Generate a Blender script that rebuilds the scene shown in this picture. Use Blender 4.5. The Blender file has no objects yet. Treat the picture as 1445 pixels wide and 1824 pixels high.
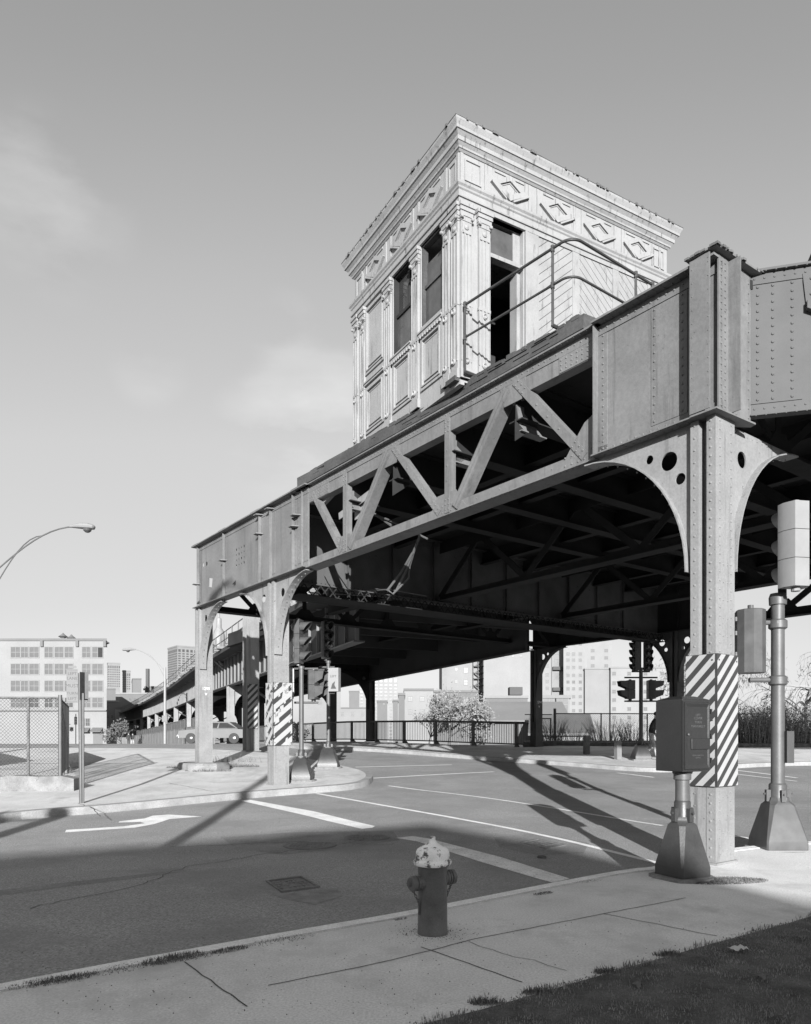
import bpy, bmesh, math, random
from math import sin, cos, pi, radians, atan2, hypot
from mathutils import Vector, Matrix
from mathutils.geometry import tessellate_polygon
random.seed(7)
SC = bpy.context.scene
COL = SC.collection
F0, CX, HY, EYE = 1318.0, 722.5, 1315.0, 1.6

# ------------------------------------------------------------------ terrain
KN = [(-400,-.12),(9,-.12),(14,.03),(19.3,.25),(23,.48),(27,.68),(33,1.03),(37,1.2),(42,1.28),(50,1.22),(70,.9),(90,.55),(120,.1),(150,-.2),(200,-.4),(3000,-.4)]
def rz(y):
    if y <= KN[0][0]: return KN[0][1]
    for (a, za), (b, zb) in zip(KN, KN[1:]):
        if y <= b:
            return za + (zb-za)*(y-a)/(b-a)
    return KN[-1][1]
def gp(u, v, dz=0.0):
    """ground point seen at photo pixel u, v (dz above the road level)"""
    k = (v-HY)/F0
    y = 3.0
    while y < 400:
        if EYE-k*y <= rz(y)+dz: break
        y += 0.02 if y < 60 else .2
    return Vector(((u-CX)/F0*y, y, rz(y)+dz))
def at(u, v, y):
    return Vector(((u-CX)/F0*y, y, EYE+(HY-v)/F0*y))

# ------------------------------------------------------------------ materials
def mat(name, base, var=.15, scale=4.0, rough=.7, bump=.15, bscale=None, spots=None, metallic=0.0,
        streak=None, fine=0.0, spec=.5, fscale=None):
    m = bpy.data.materials.new(name); m.use_nodes = True
    nt = m.node_tree; N = nt.nodes; L = nt.links
    b = N['Principled BSDF']; b.inputs['Roughness'].default_value = rough
    b.inputs['Metallic'].default_value = metallic
    b.inputs['Specular IOR Level'].default_value = spec
    tc = N.new('ShaderNodeTexCoord')
    def noise(sc, det=6, vec=None, rg=.6):
        n = N.new('ShaderNodeTexNoise'); n.inputs['Scale'].default_value = sc
        n.inputs['Detail'].default_value = det; n.inputs['Roughness'].default_value = rg
        L.new(vec if vec else tc.outputs['Object'], n.inputs['Vector']); return n
    def mrange(o, a, b_, c, d):
        r = N.new('ShaderNodeMapRange'); L.new(o, r.inputs['Value'])
        for i, q in zip(('From Min','From Max','To Min','To Max'), (a, b_, c, d)): r.inputs[i].default_value = q
        return r.outputs['Result']
    def math_(op, a, b_):
        r = N.new('ShaderNodeMath'); r.operation = op
        for i, q in enumerate((a, b_)):
            if isinstance(q, (int, float)): r.inputs[i].default_value = q
            else: L.new(q, r.inputs[i])
        return r.outputs[0]
    n1 = noise(scale)
    val = mrange(n1.outputs['Fac'], .3, .7, base*(1-var), base*(1+var))
    if fine:
        n4 = noise(fscale or scale*18, 3)
        val = math_('MULTIPLY', val, mrange(n4.outputs['Fac'], .3, .7, 1-fine, 1+fine))
    if streak:
        mp = N.new('ShaderNodeMapping'); mp.inputs['Scale'].default_value = streak[0]
        L.new(tc.outputs['Object'], mp.inputs['Vector'])
        n2 = noise(1.0, 8, mp.outputs[0], .7)
        f = mrange(n2.outputs['Fac'], streak[2], streak[2]+streak[3], 0, 1)
        mx = N.new('ShaderNodeMix'); mx.data_type = 'FLOAT'
        L.new(f, mx.inputs[0]); L.new(val, mx.inputs[2]); mx.inputs[3].default_value = streak[1]
        val = mx.outputs[0]
    if spots:   # (scale, colour, threshold, softness)
        n3 = noise(spots[0], 9, None, .7)
        f = mrange(n3.outputs['Fac'], spots[2], spots[2]+spots[3], 0, 1)
        mx = N.new('ShaderNodeMix'); mx.data_type = 'FLOAT'
        L.new(f, mx.inputs[0]); L.new(val, mx.inputs[2]); mx.inputs[3].default_value = spots[1]
        val = mx.outputs[0]
    cc = N.new('ShaderNodeCombineColor')
    for i in range(3): L.new(val, cc.inputs[i])
    L.new(cc.outputs[0], b.inputs['Base Color'])
    if bump:
        nb = noise(bscale or scale*12, 5)
        bp = N.new('ShaderNodeBump'); bp.inputs['Strength'].default_value = bump; bp.inputs['Distance'].default_value = .01
        L.new(nb.outputs['Fac'], bp.inputs['Height']); L.new(bp.outputs[0], b.inputs['Normal'])
    return m
steel = mat('steel_paint', .128, .2, .9, .6, .3, 34, spots=(16, .03, .655, .03), streak=((4.5,4.5,.3), .07, .53, .2), fine=.1, spec=.3)
steel_in = mat('steel_paint_shaded', .026, .25, 1.0, .8, .2, 25, spec=.08, spots=(6, .01, .62, .08))  # same steel paint, colour blackened to deepen the shade under the deck
steel_b = mat('steel_paint_smooth', .09, .1, 1.5, .9, .2, 25, spots=(10, .04, .68, .03), spec=.1)
concrete2 = mat('near_pavement_concrete', .62, .11, .9, .9, .3, 120, fscale=60, spots=(60, .26, .70, .03), streak=((.9,.7,1), .46, .5, .16), fine=.2, spec=.25)  # concrete lightened in colour to lift the tone of this shaded pavement
kerb_near = mat('near_kerb_stone', .72, .15, 4, .9, .5, 60, spots=(30, .3, .63, .05), fine=.2)  # lighter copy for the kerb in shade; sunlit kerbs use granite
steel_mid = mat('steel_paint_half_shaded', .07, .3, 1.0, .8, .2, 25, spec=.15, spots=(8, .03, .6, .08))  # under-deck shade put into the colour, less dark than steel_in
steel_pale = mat('steel_paint_pale', .195, .14, 1.4, .55, .35, 34, spots=(15, .05, .645, .03), streak=((6,6,.4), .11, .55, .14), fine=.1, spec=.35)
steel_far = mat('steel_viaduct', .03, .3, .6, .8, .1, 10)
rust = mat('rusty_steel', .09, .4, 6, .8, .3, 40)
signw = mat('sign_enamel', .15, .06, 6, .8, .05, spots=(14, .12, .66, .05))
wpaint = mat('white_wood_paint', .235, .1, 1.6, .65, .35, 30, spec=.3, streak=((13,13,.8), .09, .565, .1), spots=(17, .06, .695, .03), fine=.05)
wboard = mat('white_boards', .215, .12, 2.5, .65, .35, 30, streak=((10,10,1.5), .11, .56, .1), spots=(14, .07, .67, .05), fine=.06)
wdark = mat('aged_timber', .045, .5, 1.2, .85, .5, 20, streak=((1.2,1.2,30), .06, .55, .12), fine=.2)
groove = mat('groove_shadow_gap', .05, .3, 5, .9, .1)
asphalt = mat('asphalt', .26, .16, .38, .9, .3, 160, fscale=55, streak=((.45,.6,1), .2, .49, .2), spots=(95, .5, .69, .03), fine=.45, spec=.2)
concrete = mat('sidewalk_concrete', .5, .16, .9, .9, .3, 120, fscale=40, spots=(45, .12, .735, .02), streak=((1.3,.6,1), .35, .5, .2), fine=.12, spec=.25)
granite = mat('granite_kerb', .24, .22, 3.0, .9, .6, 50, spots=(28, .14, .62, .05), fine=.2)
roughconc = mat('rough_concrete', .17, .3, 3.5, .95, .9, 22, spots=(9, .08, .6, .08), fine=.2)
ground_m = mat('far_ground', .3, .25, .3, .95, .3, 20)
soil = mat('soil_and_litter', .08, .5, 4.0, 1.0, .9, 60, spots=(60, .25, .74, .02), fine=.3)
grass_m = mat('grass_blades', .2, .6, 5, .9, 0)
weed_m = mat('weed_blades', .13, .5, 8, .9, 0)
drygrass_m = mat('dry_grass', .12, .4, 6, .9, 0)
rpaint = mat('road_paint', .72, .15, 3.0, .7, .3, 120, spots=(30, .22, .6, .08), fine=.15)
rpaint2 = mat('worn_road_paint', .68, .2, 3.0, .7, .3, 120, spots=(22, .18, .56, .1), fine=.2)
crackm = mat('joint_dirt', .07, .5, 9, 1, 0)
iron = mat('cast_iron_cover', .13, .3, 6, .6, .6, 50, fine=.2)
darkpaint = mat('dark_enamel', .035, .3, 3, .42, .2, 30, spots=(16, .08, .7, .03), fine=.15)
boxpaint = mat('box_enamel', .018, .18, 2.2, .38, .15, 25, spots=(30, .08, .75, .02), fine=.1)
galv = mat('galvanised_pipe', .075, .2, 4, .5, .15, 30, metallic=.1, spots=(12, .12, .62, .05))
sigdark = mat('signal_dark_paint', .025, .3, 5, .45, .1)
siggrey = mat('signal_grey_paint', .06, .25, 5, .4, .1)
sigwhite = mat('signal_pale_paint', .19, .08, 3, .45, .1)
lensm = mat('signal_lens', .02, .2, 5, .12, 0)
black = mat('black_paint', .03, .3, 5, .6, .1)
railm = mat('bridge_rail_paint', .06, .3, 4, .6, .2)
hyd_red = mat('hydrant_body_paint', .1, .28, 5, .42, .3, 30, spots=(9, .13, .6, .12), fine=.15)
hyd_top = mat('hydrant_bonnet_paint', .85, .12, 8, .5, .4, 40, spots=(10, .09, .53, .05), fine=.12)
glass = mat('window_glass', .03, .3, 2, .08, 0)
glassp = mat('dusty_glass', .06, .35, 3, .25, 0)
farglass = mat('far_window_glass', .095, .2, .6, .2, 0)
farglass2 = mat('far_window_dark', .06, .3, .6, .2, 0)
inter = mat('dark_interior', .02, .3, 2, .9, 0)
stripe_d = mat('stripe_dark', .03, .15, 6, .5, .1, spots=(20, .2, .74, .02))
stripe_w = mat('stripe_white', .3, .06, 4, .45, .1, spots=(18, .3, .7, .03))
stripe_o = mat('stripe_worn', .55, .05, 6, .5, .1)
bld = {k: mat('masonry_'+k, v, .08, .25, .85, .2, 6, fine=.05) for k, v in
       dict(white=.185, pale=.165, mid=.11, brick=.1, dark=.06, roof=.1).items()}
bark = mat('tree_bark', .07, .4, 6, .9, .6)
barkd = mat('dark_bark', .07, .4, 6, .9, .6)
leafp = mat('pale_leaves', .19, .35, 3, .8, 0)
leafd = mat('dark_leaves', .1, .4, 3, .8, 0)
cloth_d = mat('dark_cloth', .03, .3, 8, .9, .2)
cloth_p = mat('pale_cloth', .3, .2, 8, .9, .2)
skin = mat('skin', .3, .1, 6, .6, 0)
carp = mat('car_pale_paint', .14, .05, 2, .25, 0)
carw = mat('car_white_paint', .22, .05, 2, .25, 0)
tyre = mat('tyre_rubber', .03, .2, 9, .8, 0)
chrome = mat('chrome', .5, .1, 3, .2, 0, metallic=1.0)
wire = mat('fence_wire', .07, .2, 6, .5, 0, metallic=.3)
paper = mat('paper', .5, .1, 9, .8, .3)
fencewood = mat('board_fence', .15, .2, 1.0, .8, .2, 10, streak=((6,6,.3), .16, .54, .12))

# ------------------------------------------------------------------ mesh builder
class Fr:
    """plane frame: origin, along-direction U, outward normal N (up is z)"""
    def __init__(s, O=(0,0,0), U=(1,0,0), N=(0,-1,0), Z=(0,0,1)):
        s.O, s.U, s.N, s.Z = Vector(O), Vector(U).normalized(), Vector(N).normalized(), Vector(Z)
    def p(s, u, z, d=0.0): return s.O + s.U*u + s.Z*z + s.N*d
W0 = Fr()
class MB:
    def __init__(s): s.v = []; s.f = []; s.m = []; s.sm = []; s.mi = 0
    def add(s, vs, fs, smooth=False):
        b = len(s.v); s.v += [tuple(q) for q in vs]
        for f in fs:
            s.f.append(tuple(b+i for i in f)); s.m.append(s.mi); s.sm.append(smooth)
        return s
    def box8(s, P):
        return s.add(P, [(0,3,2,1),(4,5,6,7),(0,1,5,4),(1,2,6,5),(2,3,7,6),(3,0,4,7)])
    def box(s, x0, x1, y0, y1, z0, z1):
        return s.box8([(x0,y0,z0),(x1,y0,z0),(x1,y1,z0),(x0,y1,z0),(x0,y0,z1),(x1,y0,z1),(x1,y1,z1),(x0,y1,z1)])
    def bx(s, F, u0, u1, z0, z1, d0, d1):
        return s.box8([F.p(u0,z0,d1),F.p(u1,z0,d1),F.p(u1,z0,d0),F.p(u0,z0,d0),F.p(u0,z1,d1),F.p(u1,z1,d1),F.p(u1,z1,d0),F.p(u0,z1,d0)])
    def bar(s, F, a, b, w, d0, d1):
        dx, dz = b[0]-a[0], b[1]-a[1]; l = hypot(dx, dz); nx, nz = -dz/l*w/2, dx/l*w/2
        q = [(a[0]-nx,a[1]-nz),(b[0]-nx,b[1]-nz),(b[0]+nx,b[1]+nz),(a[0]+nx,a[1]+nz)]
        return s.prism(F, q, d0, d1)
    def prism(s, F, poly, d0, d1, holes=()):
        loops = [list(poly)]+[list(h) for h in holes]
        tri = tessellate_polygon([[Vector((p[0],p[1],0)) for p in l] for l in loops])
        flat = [p for l in loops for p in l]; n = len(flat)
        vs = [F.p(p[0],p[1],d1) for p in flat]+[F.p(p[0],p[1],d0) for p in flat]
        fs = []
        def area(i,j,k):
            a,b,c = flat[i],flat[j],flat[k]; return (b[0]-a[0])*(c[1]-a[1])-(b[1]-a[1])*(c[0]-a[0])
        for t in tri:
            if area(*t) < 0: t = (t[0],t[2],t[1])
            fs.append(tuple(t)); fs.append((t[0]+n,t[2]+n,t[1]+n))
        b = 0
        for l in loops:
            k = len(l)
            for i in range(k):
                j = (i+1) % k; fs.append((b+i,b+j,b+j+n,b+i+n))
            b += k
        return s.add(vs, fs)
    def tube(s, pts, r, n=8, cap=True, smooth=True):
        pts = [Vector(p) for p in pts]; rs = r if isinstance(r, (list,tuple)) else [r]*len(pts)
        vs = []; fs = []; up = Vector((0,0,1)); prev = None
        for i, p in enumerate(pts):
            d = (pts[min(i+1,len(pts)-1)]-pts[max(i-1,0)])
            if d.length < 1e-9: d = Vector((0,0,1))
            d.normalize()
            if prev is None:
                a = d.cross(up if abs(d.z) < .95 else Vector((1,0,0))).normalized()
            else:
                a = (prev - d*prev.dot(d))
                a = a.normalized() if a.length > 1e-6 else d.orthogonal().normalized()
            prev = a; b = d.cross(a)
            for k in range(n):
                t = 2*pi*k/n; vs.append(p+(a*cos(t)+b*sin(t))*rs[i])
        for i in range(len(pts)-1):
            for k in range(n):
                fs.append((i*n+k, i*n+(k+1)%n, (i+1)*n+(k+1)%n, (i+1)*n+k))
        s.add(vs, fs, smooth)
        if cap:
            m = len(pts)-1
            s.add(vs[:n], [tuple(range(n))[::-1]]); s.add(vs[m*n:], [tuple(range(n))])
        return s
    def lathe(s, prof, c=(0,0,0), n=20, axis=None, smooth=True, phase=0.0):
        c = Vector(c)
        if axis is None: A, B, D = Vector((1,0,0)), Vector((0,1,0)), Vector((0,0,1))
        else:
            D = Vector(axis).normalized(); A = D.orthogonal().normalized(); B = D.cross(A)
        vs = []; fs = []
        for r, z in prof:
            for k in range(n):
                t = 2*pi*k/n+phase; vs.append(c+D*z+(A*cos(t)+B*sin(t))*r)
        for i in range(len(prof)-1):
            for k in range(n): fs.append((i*n+k, i*n+(k+1)%n, (i+1)*n+(k+1)%n, (i+1)*n+k))
        s.add(vs, fs, smooth)
        s.add(vs[:n], [tuple(range(n))[::-1]]); s.add(vs[-n:], [tuple(range(n))])
        return s
    def rings(s, rings, cap=True, smooth=False):
        n = len(rings[0]); vs = [p for r in rings for p in r]; fs = []
        for i in range(len(rings)-1):
            for k in range(n): fs.append((i*n+k, i*n+(k+1)%n, (i+1)*n+(k+1)%n, (i+1)*n+k))
        if cap: fs += [tuple(range(n))[::-1], tuple(range((len(rings)-1)*n, len(rings)*n))]
        return s.add(vs, fs, smooth)
    def rivet(s, p, nrm, r=.018, h=None):
        p = Vector(p); D = Vector(nrm); A = D.orthogonal().normalized(); B = D.cross(A); h = h or r*.8
        vs = []
        for rr, hh in ((r, -.002), (r*.75, h*.7)):
            for k in range(6):
                t = pi*k/3; vs.append(p+D*hh+(A*cos(t)+B*sin(t))*rr)
        vs.append(p+D*h)
        fs = [(k,(k+1)%6,6+(k+1)%6,6+k) for k in range(6)]+[(6+k,6+(k+1)%6,12) for k in range(6)]
        return s.add(vs, fs, True)
    def rivs(s, F, a, b, sp=.1, d=0.0, r=.018):
        l = hypot(b[0]-a[0], b[1]-a[1]); n = max(1, int(l/sp))
        for i in range(n+1):
            t = (i+.0)/n; s.rivet(F.p(a[0]+(b[0]-a[0])*t, a[1]+(b[1]-a[1])*t, d), F.N, r)
        return s
    def build(s, name, mats, parent=None, loc=None, rot=None, sharp=35):
        me = bpy.data.meshes.new(name); me.from_pydata(s.v, [], s.f)
        if not isinstance(mats, (list,tuple)): mats = [mats]
        for m in mats: me.materials.append(m)
        me.polygons.foreach_set('material_index', s.m); me.polygons.foreach_set('use_smooth', s.sm)
        me.update()
        if any(s.sm): me.set_sharp_from_angle(angle=radians(sharp))
        o = bpy.data.objects.new(name, me); COL.objects.link(o)
        if parent: o.parent = parent
        if loc is not None: o.location = loc
        if rot is not None: o.rotation_euler = (0,0,rot)
        return o
def circ(cx, cz, r, n=18, rz_=None):
    rz_ = rz_ or r
    return [(cx+r*cos(2*pi*k/n), cz+rz_*sin(2*pi*k/n)) for k in range(n)]
def tag(o, label=None, cat=None, group=None, kind=None):
    if label: o['label'] = label
    if cat: o['category'] = cat
    if group: o['group'] = group
    if kind: o['kind'] = kind
    return o
def thing(name, label, cat, loc=(0,0,0), rot=0.0, group=None):
    o = bpy.data.objects.new(name, None); o.empty_display_size = .3; COL.objects.link(o)
    o.location = loc; o.rotation_euler = (0,0,rot)
    return tag(o, label, cat, group)
def dup(root, loc, rot, label=None):
    r = root.copy(); COL.objects.link(r); r.location = loc; r.rotation_euler = (0,0,rot)
    if label: r['label'] = label
    for ch in list(root.children):
        c = ch.copy(); COL.objects.link(c); c.parent = r
        for g in list(ch.children):
            d = g.copy(); COL.objects.link(d); d.parent = c
    return r
def clip(poly, u0, u1, z0, z1):
    for ax, lim, sg in ((0,u0,1),(0,u1,-1),(1,z0,1),(1,z1,-1)):
        out = []
        for i in range(len(poly)):
            a, b = poly[i-1], poly[i]
            ia, ib = (a[ax]-lim)*sg >= 0, (b[ax]-lim)*sg >= 0
            if ia != ib:
                t = (lim-a[ax])/(b[ax]-a[ax]); out.append((a[0]+(b[0]-a[0])*t, a[1]+(b[1]-a[1])*t))
            if ib: out.append(b)
        poly = out
        if len(poly) < 3: return None
    return poly
def bands(u0, u1, z0, z1, period, duty, slope=1.0, off=0.0):
    """diagonal bands clipped to a rectangle"""
    res = []; span = (u1-u0)*abs(slope)+(z1-z0); c = -span*1.2
    while c < span*2.2:
        a = z0+c+off; q = [(u0-.01, a-slope*.01), (u1+.01, a+slope*(u1-u0+.01)), (u1+.01, a+duty*period+slope*(u1-u0+.01)), (u0-.01, a+duty*period-slope*.01)]
        r = clip(q, u0, u1, z0, z1)
        if r: res.append(r)
        c += period
    return res
_tc = {}
def text(body, size, F, u, z, d, m, parent, name='lettering', th=.002, align='CENTER', bold=0.0):
    cu = bpy.data.curves.new('t', 'FONT'); cu.body = body; cu.size = size; cu.extrude = th; cu.align_x = align; cu.offset = bold
    cu.resolution_u = 2
    to = bpy.data.objects.new('t', cu); COL.objects.link(to)
    dg = bpy.context.evaluated_depsgraph_get(); dg.update()
    me = bpy.data.meshes.new_from_object(to.evaluated_get(dg))
    bpy.data.objects.remove(to)
    for v in me.vertices:
        c = v.co.copy(); v.co = F.p(u+c.x, z+c.y, d+c.z)
    me.materials.clear(); me.materials.append(m); me.name = name
    o = bpy.data.objects.new(name, me); COL.objects.link(o)
    if parent: o.parent = parent
    return o

# ------------------------------------------------------------------ ground sheets
YC = sorted(set([k[0] for k in KN if -50 < k[0] < 2500]+[2,4,6,8,10,11,12,13,15,16,17,18,20,21,22,24,25,26,28,29,30,31,32,34,35,36,39,45,60,80]))
def sheet(name, poly, dz, m, skirt=0.0, holes=()):
    bm = bmesh.new()
    loops = [poly]+list(holes)
    tri = tessellate_polygon([[Vector((p[0],p[1],0)) for p in l] for l in loops])
    flat = [p for l in loops for p in l]
    vs = [bm.verts.new((p[0],p[1],0)) for p in flat]
    for t in tri:
        try: f = bm.faces.new([vs[i] for i in t])
        except ValueError: pass
    for y in YC:
        bmesh.ops.bisect_plane(bm, geom=bm.verts[:]+bm.edges[:]+bm.faces[:], plane_co=(0,y,0), plane_no=(0,1,0), dist=1e-5)
    bmesh.ops.recalc_face_normals(bm, faces=bm.faces[:])
    for f in bm.faces:
        if f.normal.z < 0: f.normal_flip()
    if skirt:
        be = [e for e in bm.edges if e.is_boundary]
        r = bmesh.ops.extrude_edge_only(bm, edges=be)
        low = [g for g in r['geom'] if isinstance(g, bmesh.types.BMVert)]
    for v in bm.verts: v.co.z = rz(v.co.y)+dz
    if skirt:
        for v in low: v.co.z -= skirt
    me = bpy.data.meshes.new(name); bm.to_mesh(me); bm.free(); me.materials.append(m)
    o = bpy.data.objects.new(name, me); COL.objects.link(o)
    return tag(o, kind='structure')
def densify(pl, step=.7):
    out = []
    for a, b in zip(pl, pl[1:]):
        n = max(1, int(hypot(b[0]-a[0], b[1]-a[1])/step))
        for i in range(n): out.append((a[0]+(b[0]-a[0])*i/n, a[1]+(b[1]-a[1])*i/n))
    return out+[tuple(pl[-1])]
def smooth_pl(pl, it=2):
    for _ in range(it):
        o = [pl[0]]
        for a, b in zip(pl, pl[1:]):
            o += [(a[0]*.75+b[0]*.25, a[1]*.75+b[1]*.25), (a[0]*.25+b[0]*.75, a[1]*.25+b[1]*.75)]
        pl = o+[pl[-1]]
    return pl
def ribbon(mb, pl, w, dz, th=0.0, side=0.0):
    """strip along a ground polyline; side shifts it to the left of travel"""
    pl = densify(pl); n = len(pl); L = []; R = []
    for i, p in enumerate(pl):
        a, b = pl[max(i-1,0)], pl[min(i+1,n-1)]; dx, dy = b[0]-a[0], b[1]-a[1]; l = hypot(dx,dy) or 1
        nx, ny = -dy/l, dx/l
        for arr, k in ((L, side+w/2), (R, side-w/2)):
            x, y = p[0]+nx*k, p[1]+ny*k; arr.append(Vector((x, y, rz(y)+dz)))
    if not th:
        mb.add(L+R, [(i, n+i, n+i+1, i+1) for i in range(n-1)])
    else:
        D = Vector((0,0,th)); vs = L+R+[p-D for p in L]+[p-D for p in R]; fs = []
        for i in range(n-1):
            fs += [(i,n+i,n+i+1,i+1), (i+1,2*n+i+1,2*n+i,i), (n+i,3*n+i,3*n+i+1,n+i+1)]
        fs += [(0,2*n,3*n,n), (n-1,2*n-1,4*n-1,3*n-1)]
        mb.add(vs, fs)
    return mb
G = lambda pts, dz=0.0: [tuple(gp(u, v, dz).xy) for u, v in pts]
SUN_S, EXPO, SKY_K, SKY_P, SKY_G = 3.6, 1.6, 1.0, 0.55, 1.08
# ================================================================== GROUND
tag(sheet('ground', [(-1500,-60),(1500,-60),(1500,3000),(-1500,3000)], -.06, ground_m), kind='structure')
sheet('road', [(-70,-40),(60,-40),(60,37.0),(14,36.9),(9,36.2),(5.4,33.3),(2.5,35.4),(.5,37.4),(-2.2,40.6),(-4.3,43.2),(-6.6,46.6),(-9,50.2),(-12,55),(-20,75),(-70,75)], 0.0, asphalt)
kn = [(-20,-9.4),(-6,1.9)]+G([(46,1747),(404,1682),(530,1659),(738,1624),(1000,1571),(1120,1549)], .12)+[(3.1,9.12),(3.62,9.72),(4.5,10.42),(6.2,11.1),(9,11.7),(20,13)]
kn = smooth_pl(kn, 2)
sheet('sidewalk', kn+[(40,10),(40,-30),(-20,-30)], .12, concrete2, skirt=.3)
kb = MB(); ribbon(kb, kn, .16, .126, .25, -.06); tag(kb.build('kerb', kerb_near), kind='structure')
pl = G([(-60,1456),(0,1449),(46,1443),(205,1432),(420,1411),(560,1401),(620,1396),(645,1390),(655,1381),(645,1372),(600,1362),(545,1350),(500,1344),(420,1337),(340,1334),(190,1333),(0,1333),(-200,1334)], .15)
pl = smooth_pl(pl, 2)
sheet('plaza_pavement', pl+[(-40,30),(-40,15)], .15, concrete, skirt=.3)
kb = MB(); ribbon(kb, pl, .2, .156, .3, -.09)
tag(kb.build('kerb', granite), kind='structure')
fl = [(-20,73),(-12.6,53),(-9.2,48.2)]+G([(500,1328.5),(600,1331),(700,1336),(790,1343),(870,1349),(1000,1357),(1160,1370),(1240,1366),(1320,1361),(1445,1356)], .13)+[(40,28)]
fl = smooth_pl(fl, 2)
sheet('far_pavement', fl+[(40,37),(14,37),(9,36.3),(5.4,33.6),(2.5,35.6),(.5,37.7),(-2.2,40.9),(-4.3,43.5),(-6.6,47),(-9,50.6),(-12,55.4),(-20,75)], .13, concrete, skirt=.3)
kb = MB(); ribbon(kb, fl, .18, .136, .3, .07); tag(kb.build('kerb', granite), kind='structure')
# lawn at the lower right
gl = [(-5,1.0),(-.9,3.5)]+G([(872,1797),(1010,1758),(1140,1720),(1278,1680),(1405,1646)], .12)+[(5.2,7.8),(9,10),(20,12)]
lawn = sheet('soil', gl+[(20,-20),(-5,-20)], .126, soil)
def blades(name, pts, m, label=None, cat=None, group=None, kind=None, lean=.4, w=.006):
    mb = MB()
    for (x, y, z, h) in pts:
        a = random.uniform(0, 2*pi); l = random.uniform(.1, lean)*h; b = random.uniform(0, 2*pi)
        dx, dy = cos(a)*w, sin(a)*w; ex, ey = cos(b)*l, sin(b)*l
        mb.add([(x-dx,y-dy,z),(x+dx,y+dy,z),(x+dx*.6+ex*.5,y+dy*.6+ey*.5,z+h*.6),(x-dx*.6+ex*.5,y-dy*.6+ey*.5,z+h*.6),(x+ex,y+ey,z+h)], [(0,1,2,3),(3,2,4)])
    o = mb.build(name, m); return tag(o, label, cat, group, kind)
def inside(x, y, poly):
    c = False
    for i in range(len(poly)):
        (a, b), (p, q) = poly[i-1], poly[i]
        if (b > y) != (q > y) and x < (p-a)*(y-b)/(q-b)+a: c = not c
    return c
lp = gl+[(20,-20),(-5,-20)]
pts = []
while len(pts) < 42000:
    x, y = random.uniform(-.8, 5.4), random.uniform(3.2, 8.2)
    if inside(x, y, lp) and random.random() < .4+.6*abs(sin(x*3.1+1.7*sin(y*4))*cos(y*2.3)): pts.append((x, y, .0, random.uniform(.006, .028)))
for i in range(2200):                                  # taller fringe at the pavement edge
    k = random.randint(1, len(gl)-3); t = random.random(); a, b = gl[k], gl[k+1]
    x, y = a[0]+(b[0]-a[0])*t, a[1]+(b[1]-a[1])*t
    hh = .012+.04*max(0, sin(x*7+y*3))*random.random()
    pts.append((x+random.gauss(0,.03), y+random.gauss(0,.03), .0, hh))
blades('grass', pts, grass_m, kind='stuff', w=.004)
# joints and cracks in the pavement
jt = MB(); ribbon(jt, kn, .008, .132, 0, -.147)
def crack(uv, w, dz, jit=.012):
    p = densify(G(uv, dz), .12)
    p = [(x+random.gauss(0,jit), y+random.gauss(0,jit)) for x, y in p]
    ribbon(jt, p, w, dz+.004)
for uv in ([(843,1674),(1222,1600)], [(330,1715),(440,1795)], [(752,1688),(930,1752)], [(1075,1628),(1275,1668)], [(480,1757),(700,1712),(843,1674)]):
    crack(uv, .010, .12, .005)
crack([(835,1680),(1005,1730)], .006, .12)
for uv in ([(140,1432),(165,1440),(178,1455)], [(300,1395),(380,1410)], [(60,1400),(140,1405)], [(380,1395),(520,1388),(640,1380)]):
    crack(uv, .02, .15)
tag(jt.build('pavement_joint', crackm), kind='structure')
jt = MB()
crack([(46,1620),(240,1580),(330,1545),(480,1520),(640,1500)], .012, 0.0, .03)
crack([(300,1510),(520,1500),(700,1505)], .012, 0.0, .03)
tag(jt.build('road_crack', crackm), kind='structure')
# ------------------------------------------------------------------ painted markings
def marking(name, poly, m, dz=0.0):
    o = sheet(name, G(poly), .004+dz, m); return o
def stripe(uv, w, m):
    mb = MB(); ribbon(mb, smooth_pl(G(uv), 2), w, .004); tag(mb.build('road_marking', m), kind='structure')
marking('stop_line', [(430,1427),(446,1425),(560,1446),(668,1472),(664,1475),(645,1477),(540,1452)], rpaint)
marking('crosswalk_line', [(706,1493),(735,1490),(762,1494),(890,1527),(1015,1566),(985,1573),(860,1537),(745,1500)], rpaint2)
stripe([(565,1414),(700,1438),(860,1466),(1000,1495),(1100,1520),(1172,1538)], .115, rpaint)
stripe([(692,1400),(860,1420),(1000,1442),(1180,1471)], .10, rpaint2)
stripe([(1230,1478),(1310,1490),(1372,1500)], .11, rpaint2)
stripe([(665,1386.5),(760,1381),(880,1375)], .13, rpaint)
stripe([(620,1367),(805,1362.5)], .14, rpaint)
stripe([(915,1358),(1005,1354.5)], .14, rpaint2)
stripe([(1300,1371),(1420,1386)], .14, rpaint)
stripe([(1300,1378),(1420,1392)], .12, rpaint2)
stripe([(1100,1377),(1165,1385)], .12, rpaint2)
marking('turn_arrow', [(115.5,1483.5),(118,1479),(221,1472.5),(258,1467),(250,1464.5),(211,1466),(213,1463.5),(258,1458.5),(272,1453.5),(300,1451.5),(360,1455),(302,1459.5),(275,1468.5),(240,1475)], rpaint)
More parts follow.
